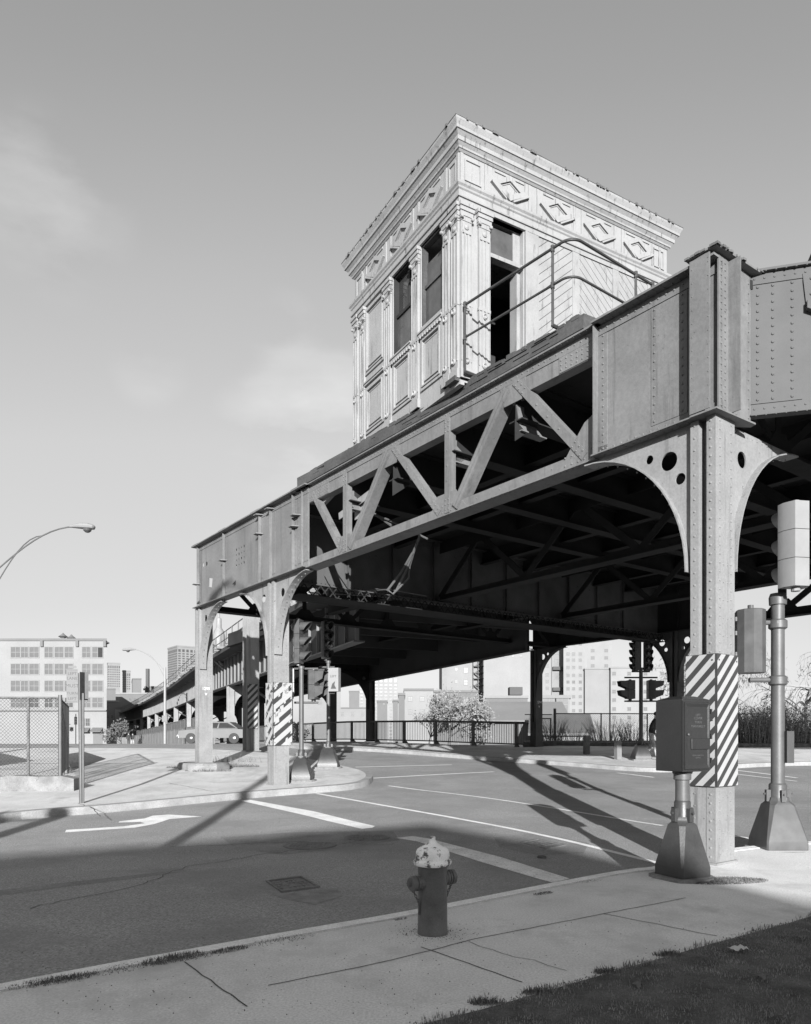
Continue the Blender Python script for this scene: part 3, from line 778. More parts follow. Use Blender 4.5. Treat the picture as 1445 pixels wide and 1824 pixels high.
# right-hand girder leaving the frame
G0 = Vector((-.02,-.78,0))
wd = Vector((.966,-.26,0)); ca, sa = cos(-TA), sin(-TA)
U = Vector((wd.x*ca-wd.y*sa, wd.x*sa+wd.y*ca, 0)); Nn = Vector((U.y, -U.x, 0))
FR = Fr(G0, U, Nn)
hr = [circ(1.25, 6.35, .17, 12)]
girder('girder', FR, 0, 7.5, 5.80, 7.70, d=0.0, stiff=(), holes=hr, topx=.0, fw=.14, m=steel_b)
mb = MB()
mb.bx(FR, .0, .62, 5.97, 7.52, .001, .012)
for u in (.09,.27,.5): mb.rivs(FR, (u, 6.02), (u, 7.49), .1, .012, .022)
mb.prism(FR, [(.62,7.58),(3,7.58),(3,6.62),(1.25,6.9),(.66,7.2)], .012, .024)
mb.prism(FR, [(.66,7.2),(1.25,6.88),(1.25,6.8),(.66,7.1)], .012, .09)
mb.rivs(FR, (.72,7.3), (.72,7.5), .15, .024, .022); mb.rivs(FR, (.95,7.3), (1.5,7.3), .28, .024, .022)
mb.bx(FR, .75, 2.6, 7.703, 7.9, -.3, .1)
mb.build('cover_plate', steel_b, RW)
# second span behind: girder between the two far columns and stringers
def w2l(x, y): dx, dy = x-3.88, y-9.25; return Vector((dx*ca-dy*sa, dx*sa+dy*ca, 0))
A_, B_ = w2l(5.6,33.8), w2l(-2.1,46.2); U2 = (B_-A_).normalized(); L2 = (B_-A_).length
F2 = Fr(A_, U2, Vector((-U2.y, U2.x, 0)) if Vector((-U2.y, U2.x, 0)).y > 0 else Vector((U2.y, -U2.x, 0)))
girder('far_girder', F2, 0, L2+.3, 5.6, 7.45, riv=False, m=steel_in, stiff=[(1+1.5*i,.14,.1) for i in range(9)])
dk = MB(); C_, D_, E_ = w2l(-1.6,27.3), w2l(-6.3,37), w2l(-9.6,45.6)
flat_poly(dk, [tuple(v.xy) for v in (A_, B_, E_, D_, C_)], 7.44, 7.56); dk.build('deck', steel_in, RW)
for k in (2.3, 4.6, 6.9, 9.2):
    mb = MB(); P0 = A_+F2.N*k-U2*(5 if k > 5 else 2); Fk = Fr(P0, U2, F2.N)
    mb.bx(Fk, 0, L2+(5 if k > 5 else 2), 6.3 if k == 4.6 else 6.7, 7.43, -.01, .01); mb.bx(Fk, 0, L2+(5 if k > 5 else 2), 6.28 if k == 4.6 else 6.68, 6.70-(.4 if k == 4.6 else 0), -.15, .15); mb.build('stringer', steel_in, RW)
girder('cross_girder', Fr(B_, F2.N, -U2), .1, 5.4, 5.7, 7.43, riv=False, m=steel_in, stiff=[(1+1.5*i,.14,.1) for i in range(3)])
mb = MB(); zb = rz(46.2)+.13; q = B_
Fc = Fr(B_, U2, F2.N)
mb.bx(Fc, -.05, .42, zb, 5.6, -.2, -.18); mb.bx(Fc, -.05, .42, zb, 5.6, .18, .2); mb.bx(Fc, .17, .2, zb, 5.6, -.18, .18); mb.bx(Fc, -.1, .5, zb, zb+.04, -.25, .25)
co = mb.build('column', steel_mid, RW)
mb = MB(); arc_bracket(mb, Fr(B_, F2.N, -U2), .2, 1, zb=3.4, zt=5.7, a=2.2, riv=False, nf=12); mb.build('bracket', steel_in, co)
# column with board between the two pale columns
def inner_column(u, v, zt, wdt=.56):
    p = gp(u, v, .15); l = w2l(p.x, p.y)
    Fq = Fr((l.x, l.y, 0), (1,0,0), (0,1,0)); mb = MB()
    mb.bx(Fq, -.2, -.18, p.z, zt, -wdt, 0); mb.bx(Fq, .18, .2, p.z, zt, -wdt, 0); mb.bx(Fq, -.18, .18, p.z, zt, -.3, -.28)
    mb.rivs(Fr((l.x-.2,l.y,0),(0,-1,0),(-1,0,0)), (.1,p.z+.1), (.1,zt), .16, 0, .018); mb.rivs(Fr((l.x-.2,l.y,0),(0,-1,0),(-1,0,0)), (wdt-.1,p.z+.1), (wdt-.1,zt), .16, 0, .018)
    mb.bx(Fq, -.26, .26, p.z, p.z+.04, -wdt-.06, .06)
    c = mb.build('column', steel_pale, RW); return p, l
IC, ICL = inner_column(436, 1338.5, 7.0)
# broken conduit and cables hanging under the truss
def wl(p): l = w2l(p.x, p.y); return Vector((l.x, l.y, p.z))
mb = MB()
mb.tube([wl(at(625,903,17)), wl(at(690,925,16.6)), wl(at(762,960,16.2))], .022, 6)
mb.tube([wl(at(640,905,17)), wl(at(660,912,16.9)), wl(at(678,922,16.8)), wl(at(700,938,16.6))], .035, 7)
mb.tube([wl(at(748,955,16.3)), wl(at(738,980,16.4)), wl(at(722,1020,16.6)), wl(at(706,1052,16.8))], .03, 6)
mb.tube([wl(at(742,968,16.3)), wl(at(730,1008,16.6)), wl(at(728,1030,16.7)), wl(at(700,1058,16.8)), wl(at(690,1050,16.8))], .025, 6)
mb.tube([wl(at(735,985,16.4)), wl(at(716,1018,16.6)), wl(at(690,1052,16.8))], .03, 7)
mb.tube([wl(at(600,1020,17.5)), wl(at(620,1050,18)), wl(at(650,1052,18)), wl(at(695,1050,17)), wl(at(760,1062,17.5))], .015, 5)
mb.tube([wl(at(576,1022,18.5)), wl(at(585,1040,18.5)), wl(at(598,1058,18.5)), wl(at(660,1062,18.8))], .012, 5)
mb.build('broken_conduit', steel_mid, RW)
mb = MB()
mb.bx(FO, 8.7, 9.05, 6.55, 6.9, -.5, -.48); mb.bar(FO, (8.3,6.95), (9.6,6.75), .16, -.42, -.4)
mb.bar(FO, (9.2,7.4), (10.2,7.1), .12, -.3, -.2); mb.build('bent_plate', steel_pale, RW)

# concrete plinth at the end column
p = gp(362,1366,.15); ang = TA
mb = MB(); n = 18
rr = lambda k, s: (s*(1+.06*sin(k*2.3)+.05*cos(k*5.1)))
rg = []
for z, s in ((-.1,1.0),(.12,1.0),(.19,.93)):
    rg.append([Vector((rr(k,s)*1.05*cos(2*pi*k/n), rr(k,s)*.75*sin(2*pi*k/n), z)) for k in range(n)])
mb.rings(rg, smooth=True); cx, cy = loc2w(17.37, .2)
o = mb.build('column_plinth', roughconc, None, (cx, cy, rz(cy)+.15), ang); tag(o, 'low weathered concrete plinth round the foot of the end column', 'plinth')
for i, lab in enumerate(('dry weeds left of the concrete plinth','dry weeds in front of the concrete plinth','dry weeds at the right side of the concrete plinth','sparse tall dry stalks right of the plinth')):
    u, v = ((338,1368),(372,1374),(415,1366),(420,1358))[i]
    tuft(gp(u, v, .15), (500,420,600,60)[i], (.5,.45,.55,.6)[i], (.16,.14,.2,.5)[i], lab, m=drygrass_m, group='dry weeds round the plinth', w=.008)

# ------------------------------------------------------------------ hazard boards
def hazard(F, zb, zt, label, faces, period, worn=False):
    """faces: list of (u0,u1,frame)"""
    t = thing('hazard_board', label, 'hazard board', (0,0,0), 0, 'striped boards on the columns'); t.location = faces[0][2].p(faces[0][0], zb, 0); L = t.location.copy()
    for (u0, u1, Q, sl) in faces:
        Q = Fr(Q.O-L, Q.U, Q.N)
        mb = MB(); mb.bx(Q, u0, u1, zb, zt, 0, .018)
        for z in (zb+.08, (zb+zt)/2, zt-.08):
            for u in (u0+.04, u1-.04): mb.rivet(Q.p(u,z,.021), Q.N, .013, .008)
        b = mb.build('panel', stripe_d, t)
        mb = MB()
        for q in bands(u0+.006, u1-.006, zb+.006, zt-.006, period, .52, sl, .03): mb.prism(Q, q, .018, .0205)
        if worn and u1-u0 > .4:
            random.seed(5)
            for i in range(44):
                c = random.choice(bands(u0, u1, zb, zt, period, .5, sl, .03+period*.5)); k = random.choice(c); k2 = random.choice(c); t_ = random.random()
                x, z = k[0]*(1-t_)+k2[0]*t_, k[1]*(1-t_)+k2[1]*t_; r = random.uniform(.02,.07)
                q = clip([(x-r,z-r*1.5),(x+r,z-r*.3),(x+r*.9,z+r*1.7),(x-r*.5,z+r)], u0+.006, u1-.006, zb+.006, zt-.006)
                if q: mb.prism(Q, q, .0195, .022)
        mb.build('stripes', stripe_w, b)
    return t
def wframe(s, w, U, N):
    x, y = loc2w(s, w); R = Matrix.Rotation(TA, 3, 'Z'); return Fr((x,y,0), R@Vector(U), R@Vector(N))
hazard(None, .99, 2.66, 'large black and white diagonal striped board on the nearest column', [(-.01,.40,wframe(0,-.012,(1,0,0),(0,1,0)),-1.0), (-.02,.47,wframe(-.012,0,(0,-1,0),(-1,0,0)),1.0)], .2)
hazard(None, rz(19)+1.17, rz(19)+2.80, 'worn diagonal striped board on the pale column at the island kerb', [(-.01,.40,wframe(12.12,-.012,(1,0,0),(0,1,0)),-1.0), (-.02,.52,wframe(12.108,0,(0,-1,0),(-1,0,0)),.8)], .3, True)
q = IC; hazard(None, IC.z+.95, IC.z+2.8, 'narrow diagonal striped board on the column behind the island', [(.04,.50,Fr((IC.x+.12,IC.y-.22,0),(.801,.599,0),(.599,-.801,0)),1.0)], .28)
def w_text(body, size, s, w, u, z): text(body, size, wframe(s, w, (0,-1,0), (-1,0,0)), u, z, .003, rpaint2, None)
Fq = Fr((17.2,0,0),(0,-1,0),(-1,0,0)); zq = 1.6+86/1318*23.1
text('1299', .13, Fq, .22, zq, .001, rpaint2, RW, 'stencil'); text('V', .12, Fq, .22, zq-.17, .001, rpaint2, RW, 'stencil')
Fq = Fr((18.45,-WF,0),(0,-1,0),(-1,0,0))
text('1294', .16, Fq, .22, 3.2, .001, rpaint2, RW, 'stencil'); text('V', .14, Fq, .22, 3.0, .001, rpaint2, RW, 'stencil')
# ================================================================== STATION HOUSE
HX, HY_, HZ = .94, 12.84, 7.90
HS = thing('station_house', 'ornate white wooden station house perched on the elevated deck', 'station house', (HX,HY_,HZ), atan2(.867,-.498))
FLs = Fr((0,0,0), (1,0,0), (0,1,0)); FRs = Fr((0,0,0), (0,-1,0), (-1,0,0))
LL, RR = 4.14, 5.2
wins = [(.52,1.30,1.45,2.98),(1.62,2.39,1.38,2.98)]
mb = MB()
mb.prism(FLs, [(0,-.15),(LL,-.15),(LL,3.9),(0,3.9)], -.1, 0, [[(a,c),(b,c),(b,d),(a,d)] for a,b,c,d in wins])
mb.prism(FRs, [(0.1,-.1),(.66,-.1),(.66,2.98),(1.40,2.98),(1.40,-.1),(RR,-.1),(RR,3.9),(0.1,3.9)], -.1, 0)
mb.box(LL-.1, LL, -RR, -.1, -.15, 3.9); mb.box(0.1, LL-.1, -RR, -RR+.1, -.15, 3.9)
mb.build('wall', wpaint, HS)
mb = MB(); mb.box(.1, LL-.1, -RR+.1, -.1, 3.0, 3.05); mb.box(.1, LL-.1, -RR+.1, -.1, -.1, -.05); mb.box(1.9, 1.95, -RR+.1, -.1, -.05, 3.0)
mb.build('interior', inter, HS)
def around(mb, z0, z1, oh): mb.box(-oh, LL+oh, -RR-oh, oh, z0, z1)
def profile(mb, pr):
    mb.rings([[Vector((-o,o,z)),Vector((-o,-RR-o,z)),Vector((LL+o,-RR-o,z)),Vector((LL+o,o,z))] for z, o in pr])
mb = MB(); profile(mb, [(2.98,.04),(3.055,.05),(3.06,.075),(3.08,.08),(3.085,.055),(3.19,.055),(3.21,.075),(3.24,.08),(3.27,.105),(3.31,.11)])
for z0, z1, oh in () and ((2.98,3.06,.05),(3.06,3.10,.08),(3.10,3.20,.065),(3.20,3.24,.11),(3.24,3.29,.14),(3.29,3.34,.17)): around(mb, z0, z1, oh)
mb.build('entablature', wpaint, HS)
mb = MB(); profile(mb, [(3.88,.015),(3.91,.04),(3.915,.055),(3.945,.06),(3.99,.095),(3.995,.11),(4.06,.115),(4.12,.16),(4.125,.18),(4.17,.185),(4.245,.22),(4.28,.225)])
for z0, z1, oh in () and ((3.86,3.90,.04),(3.90,3.935,.08),(3.935,3.97,.06),(3.97,4.01,.13),(4.01,4.045,.17),(4.045,4.10,.22),(4.10,4.15,.29),(4.15,4.2,.33)): around(mb, z0, z1, oh)
mb.build('cornice', wpaint, HS)
mb = MB(); around(mb, 4.28, 4.292, .232); mb.box(.0, LL, -RR, 0, 4.29, 4.33)
for i in range(60):
    t = random.random(); r = random.uniform(.012,.03)
    if i % 2: x, y = -.225, -RR*t
    else: x, y = LL*t, .225
    mb.box(x-r, x+r, y-r, y+r, 4.26, 4.29+r*.6)
mb.build('roof', rust, HS)
def moulded(mb, F, u0, u1, z0, z1, d=.0, w=.05, lift=.03):
    for a in ((u0,u1,z0,z0+w),(u0,u1,z1-w,z1),(u0,u0+w,z0+w,z1-w),(u1-w,u1,z0+w,z1-w)): mb.bx(F, *a, d, d+lift)
def panel(mb, F, u0, u1, z0, z1):
    moulded(mb, F, u0, u1, z0, z1, 0, .045, .03); moulded(mb, F, u0+.06, u1-.06, z0+.06, z1-.06, 0, .025, .045)
    moulded(mb, F, u0+.13, u1-.13, z0+.15, z1-.13, 0, .02, .025); mb.bx(F, u0+.15, u1-.15, z0+.17, z1-.15, 0, .014)
def pilaster(F, u, w, z0=-.05, z1=2.98):
    mb = MB(); mb.bx(F, u, u+w, z0, z1-.3, 0.002, .04)
    n = 3 if w > .2 else 2; g = w/n
    for i in range(n+1): mb.bx(F, max(u, u+i*g-.018), min(u+w, u+i*g+.018), z0+.3, z1-.5, .04, .054)
    mb.bx(F, u-.02, u+w+.02, z0, z0+.16, .002, .065); mb.bx(F, u-.01, u+w+.01, 1.22, 1.27, .002, .055)
    for z in (.26, 1.13):
        mb.lathe([(.05,0),(.055,.025),(.035,.045),(.02,.02)], F.p(u+w/2, z, .035), 14, axis=F.N)
    mb.bx(F, u+.02, u+w-.02, z1-.52, z1-.47, .04, .06); mb.lathe([(.045,0),(.045,.015),(.01,.03)], F.p(u+w/2, z1-.4, .04), 12, axis=F.N)
    for k, (zz, o) in enumerate(((z1-.3,.05),(z1-.22,.062),(z1-.14,.08),(z1-.07,.1))): mb.bx(F, u-.01-k*.014, u+w+.01+k*.014, zz, zz+.055+(.026 if k < 3 else .008), .002, o)
    for e in (u, u+w): mb.lathe([(.03,0),(.03,.07),(.015,.08)], F.p(e, z1-.25, .02), 10, axis=F.N)
    return mb.build('pilaster', wpaint, HS)
for u, w in ((.005,.20),(.28,.2),(1.34,.24),(2.43,.26),(3.6,.18),(3.94,.19)): pilaster(FLs, u, w)
for u, w in ((.005,.22),(.38,.24)): pilaster(FRs, u, w)
mb = MB()
for a, b in ((.52,1.30),(1.62,2.39),(2.73,3.58)): panel(mb, FLs, a+.02, b-.02, .22, 1.22)
panel(mb, FLs, 2.73, 3.58, 1.5, 2.92)
for a, b in ((.50,1.32),(1.6,2.41),(2.71,3.60)): mb.bx(FLs, a, b, 1.26, 1.30, .002, .055); mb.bx(FLs, a, b, 1.30, 1.33, .002, .075)
for a, b in ((.52,1.30),(1.62,2.39)):
    for i in range(9): mb.bx(FLs, a+.03+i*.085, a+.07+i*.085, 1.2, 1.258, .002, .07)
mb.build('dado_panel', wpaint, HS)
# frieze: rhombus frames between flat strips
mb = MB()
def rhomb(F, c, hw=.40, hz=.225, z=3.62):
    o = [(c-hw,z),(c,z-hz),(c+hw,z),(c,z+hz)]; k = .58; i = [(c-hw*k,z),(c,z-hz*k),(c+hw*k,z),(c,z+hz*k)]
    mb.prism(F, o, .002, .04, [i]); k = .54; o2 = [(c-hw*k,z),(c,z-hz*k),(c+hw*k,z),(c,z+hz*k)]; k = .44
    mb.prism(F, o2, .002, .012, [[(c-hw*k,z),(c,z-hz*k),(c+hw*k,z),(c,z+hz*k)]])
    mb.bar(F, (c-hw-.02,z-.01), (c-.09,z-hz-.0), .03, .002, .055); mb.bar(F, (c+.06,z-hz+.0), (c+hw+.02,z-.01), .03, .002, .055)
for F, cs, end in ((FRs,(1.08,2.20,3.27,4.34),RR),(FLs,(.95,2.02,3.15),LL)):
    for c in cs: rhomb(F, c)
    for a, b in zip(cs, cs[1:]+(cs[-1]+1.08,)):
        m_ = (a+b)/2
        if m_ < end-.1:
            for e in (-.13,.07): mb.bx(F, m_+e, m_+e+.05, 3.34, 3.86, .002, .02)
    c = cs[0]-.53
    for e in (-.03,): mb.bx(F, c+e, c+e+.07, 3.34, 3.86, .002, .02)
    moulded(mb, F, .1, c-.1, 3.42, 3.80, 0, .025, .02); mb.bx(F, .0, .06, 3.34, 3.86, .002, .03)
    moulded(mb, F, end-.42, end-.1, 3.42, 3.80, 0, .025, .02)
    for c in cs:
        for e in (-.33,.05): mb.bx(F, c+e, c+e+.28, 3.815, 3.855, .002, .018)
mb.build('frieze_ornament', wpaint, HS)
# windows
for k, (a, b, c, d) in enumerate(wins):
    fr = MB(); e = .035
    for q in ((a,b,c,c+e),(a,b,d-e,d),(a,a+e,c+e,d-e),(b-e,b,c+e,d-e)): fr.bx(FLs, *q, -.14, -.02)
    mid = (c+d)/2+(.0 if k else -.02)
    fr.bx(FLs, a+e, b-e, mid-.03, mid+.03, -.12, -.06)
    w_ = fr.build('window', wdark if k == 0 else steel_in, HS)
    MB().bx(FLs, a+e, b-e, c+e, mid-.03, -.1, -.09).build('pane', glassp, w_)
    if k == 0: MB().bx(FLs, a+e, b-e, mid+.03, d-.32, -.13, -.12).build('pane', glassp, w_)
    else: MB().bx(FLs, a+.3, b-e, mid+.03, d-e, -.13, -.12).build('pane', glass, w_)
# door opening with transom
mb = MB(); mb.bx(FRs, .66, 1.40, 2.27, 2.34, -.14, .01); mb.bx(FRs, 1.33, 1.40, -.05, 2.98, -.3, -.101); mb.bx(FRs, 1.24, 1.33, 2.34, 2.98, -.14, -.102)
dw = mb.build('door_frame', wboard, HS); MB().bx(FRs, .68, 1.24, 2.34, 2.90, -.12, -.11).build('transom_pane', glassp, dw)
mb = MB(); mb.prism(FRs, [(1.18,-.05),(1.36,-.05),(1.36,.6),(1.32,.55)], -.2, -.17); mb.bx(FRs, .66, 1.4, -.06, -.02, -.1, .08); mb.build('broken_door_leaf', wdark, HS)
# diagonal boarding
mb = MB(); mb.bx(FRs, 1.735, 4.95, -.05, 2.975, .003, .008); gr = mb.build('boarding_back', groove, HS)
for a, b, sl in ((1.74,2.57,.85),(2.74,3.62,-.85),(3.78,4.6,-.85)):
    mb = MB()
    for q in bands(a, b, -.05, 2.97, .17, .93, sl): mb.prism(FRs, q, .008, .022)
    mb.build('diagonal_boarding', wboard, HS)
mb = MB()
for a, b in ((1.44,1.74),(2.57,2.74),(3.62,3.78),(4.6,4.75),(4.95,5.18)): mb.bx(FRs, a, b, -.05, 2.978, .002, .035)
mb.bx(FRs, 1.42, 1.46, -.05, 2.97, .0, .05); mb.bx(FRs, 1.76, 2.3, .62, .68, .0225, .07)
mb.build('cover_board', wboard, HS)
mb = MB(); mb.bx(FLs, .22, .27, .95, 1.5, .002, .012)
mb.bx(FLs, .0, .3, -.1, -.02, .0, .1); mb.build('rotten_patch', wdark, HS)
# ------------------------------------------------------------------ handrail
R0 = Vector((*loc2w(4.75, 0), 7.93)); HR = thing('handrail', 'iron pipe handrail curving round the corner of the elevated platform', 'handrail', R0)
def hp(s, w, z): x, y = loc2w(s, w); return Vector((x, y, z))-R0
def rail(z):
    pts = [hp(4.5,-.2,z), hp(2.5,-.1,z)]
    for k in range(1, 9):
        t = pi/2*k/8; pts.append(hp(2.45-.22*sin(t), -.1+.22*(1-cos(t)), z))
    return pts+[hp(2.23,1.9,z)]
mb = MB(); mb.tube(rail(9.06), .022, 8); mb.tube(rail(8.50), .019, 8); mb.build('rail', darkpaint, HR)
for s, w, z0 in ((4.5,-.2,7.9),(2.6,-.1,7.88),(2.23,1.45,7.65),(2.23,1.9,7.65)):
    mb = MB(); mb.tube([hp(s,w,z0), hp(s,w,9.06)], .021, 8)
    if w < 0: mb.tube([hp(s,w-.01,z0+.01), hp(s,.1,z0+.01)], .03, 6)
    for z in (8.50, 9.06): mb.tube([hp(s,w,z-.05), hp(s,w,z+.045)], .032, 8)
    mb.build('post', darkpaint, HR)
# ================================================================== HYDRANT
HP = Vector((.222, 6.07, 0)); HH = thing('fire_hydrant', 'dark fire hydrant with peeling white bonnet on the near pavement', 'fire hydrant', HP)
B0 = [(.125,-.02),(.125,.02),(.122,.03),(.120,.30),(.119,.50),(.121,.53),(.121,.555)]
MB().lathe(B0, n=36).build('barrel', hyd_red, HH)
MB().lathe([(.128,.555),(.150,.563),(.157,.58),(.157,.592),(.150,.602),(.139,.608),(.140,.64),(.137,.668),(.126,.69),(.103,.706),(.074,.719),(.048,.735),(.034,.75),(.03,.76)], n=36).build('bonnet', hyd_top, HH)
MB().lathe([(.024,.758),(.024,.79),(.019,.795)], n=5).build('operating_nut', hyd_top, HH)
for sg, zz in ((1,.425),(-1,.445)):
    ax = Vector((-.86,-.51,0))*sg; c = Vector((0,0,zz))
    nz = MB().lathe([(.062,.10),(.060,.145),(.052,.15)], c, 24, axis=ax).build('nozzle', hyd_red, HH)
    mb = MB(); mb.lathe([(.052,.12),(.064,.124),(.064,.134),(.053,.137),(.053,.146),(.064,.149),(.064,.160),(.053,.163),(.053,.172),(.062,.176),(.062,.205),(.05,.214)], c, 24, axis=ax); mb.lathe([(.022,.21),(.02,.238)], c, 5, axis=ax)
    mb.build('cap', hyd_red, nz)
    mb = MB(); st = c+ax*.185+Vector((0,0,-.06)); en = Vector((0,0,.18))+ax*.128
    for i in range(13):
        t = i/12; p = st.lerp(en, t)+Vector((0,0,-.10*t*(1-t)))+ax*(-.03*sin(pi*t)); q = []
        d = (en-st).normalized(); sd = d.cross(Vector((0,0,1)) if i % 2 else Vector((-.5,.86,0))).normalized()
        for k in range(9):
            a = 2*pi*k/8; q.append(p+d*.015*cos(a)+sd*.009*sin(a))
        mb.tube(q, .0036, 5, cap=False)
    mb.build('chain', rust, HH)
# ================================================================== PEDESTALS, POLES, SIGNALS
def chsq(h, c, z):
    q = [(h-c,-h),(h,-h+c),(h,h-c),(h-c,h),(-h+c,h),(-h,h-c),(-h,-h+c),(-h+c,-h)]
    return [Vector((a, b, z)) for a, b in q]
def pedestal(parent, m, H=.7, hw=.24, foot=True, top=.1):
    mb = MB(); mb.rings([chsq(hw,.02,0),chsq(hw,.02,.13*H/.7),chsq(hw*.985,.022,.15*H/.7),chsq(hw*.62,.05,.56*H/.7),chsq(hw*.5,.075,.60*H/.7),chsq(hw*.46,.07,.62*H/.7),chsq(hw*.44,.06,.65*H/.7)])
    mb.lathe([(top*1.05,.64*H/.7),(top,.66*H/.7),(top,.8*H/.7),(top*.85,.82*H/.7)], n=16)
    for k in range(4):
        a = pi/4+k*pi/2+pi/4; x, y = cos(a), sin(a); mb.box(x*top*1.2-.03, x*top*1.2+.03, y*top*1.2-.03, y*top*1.2+.03, .6*H/.7, .74*H/.7)
        mb.lathe([(.014,0),(.014,.03)], Vector((x*(top*1.2+.03), y*(top*1.2+.03), .69*H/.7)), 6, axis=(x,y,0))
    o = mb.build('pedestal', m, parent)
    if foot:
        mb = MB(); n = 16
        for z, s in (): pass
        rg = [[Vector(((hw+.06+.02*sin(k*2.1))*(1.1 if k % 4 == 2 else .95)*cos(2*pi*k/n+.0)*1.22, (hw+.06+.02*cos(k*3.3))*sin(2*pi*k/n)*1.22, z)) for k in range(n)] for z in (-.05,.025,.035)]
        mb.rings(rg); mb.build('footing', roughconc, parent)
    return o
# control box
P = Vector((3.17,8.47,0)); CB = thing('control_box', 'dark metal signal control box on a tapered cast pedestal by the nearest column', 'control box', P, radians(24.6))
pedestal(CB, darkpaint, .76, .22, True, .092)
mb = MB(); mb.lathe([(.078,.62),(.078,1.12),(.098,1.13),(.098,1.19),(.11,1.2),(.11,1.225)], n=20); mb.build('stem', galv, CB)
mb = MB(); w = .205
mb.rings([[Vector((a*w, b*w, z)) for a, b in ((-1,-1),(1,-1),(1,1),(-1,1))] for z in (1.225,2.02)]+[[Vector((a*w*.99, b*w*.99, 2.035)) for a, b in ((-1,-1),(1,-1),(1,1),(-1,1))]]+[[Vector((a*w*.45, b*w*.45, 2.075)) for a, b in ((-1,-1),(1,-1),(1,1),(-1,1))]])
o = mb.build('case', boxpaint, CB); bv = o.modifiers.new('b','BEVEL'); bv.width = .008; bv.segments = 2
FD = Fr((-w,-w,0),(1,0,0),(0,-1,0)); W2 = 2*w       # door faces -y local
mb = MB(); mb.rings([[FD.p(a,z,.003) for a, z in ((.012,1.25),(W2-.012,1.25),(W2-.012,2.005),(.012,2.005))],[FD.p(a,z,.022) for a, z in ((.018,1.256),(W2-.018,1.256),(W2-.018,1.999),(.018,1.999))],[FD.p(a,z,.022) for a, z in ((.03,1.268),(W2-.03,1.268),(W2-.03,1.987),(.03,1.987))],[FD.p(a,z,.013) for a, z in ((.06,1.305),(W2-.05,1.305),(W2-.05,1.95),(.06,1.95))]])
mb.bx(FD, -.004, .006, 1.24, 2.02, -.004, .012)
dr = mb.build('door', boxpaint, CB)
mb = MB(); mb.bx(FD, .11, W2-.02, 1.475, 1.60, .013, .030); bz = mb.build('access_flap', boxpaint, dr); bz.modifiers.new('b','BEVEL').width = .006
MB().lathe([(.012,0),(.014,.012),(.006,.02)], FD.p(.07,1.64,.014), 10, axis=FD.N).build('lock', galv, dr)
for z in (1.35,1.62,1.9): MB().bx(FD, W2-.012, W2+.008, z-.03, z+.03, -.01, .03).build('hinge', boxpaint, dr)
emb = mat('raised_letters', .07, .2, 20, .4, 0)
for k, (s_, z) in enumerate((('LIFT',1.845),('COVER',1.81),('TURN',1.765),('MANUALLY',1.72))): text(s_, .04, FD, .22, z, .0135, emb, dr, 'lettering', .0015)
text('SIGNAL CONTROL', .02, FD, .22, 1.40, .0135, emb, dr, 'lettering', .001); text('BOSTON', .018, FD, .22, 1.375, .0135, emb, dr, 'lettering', .001)

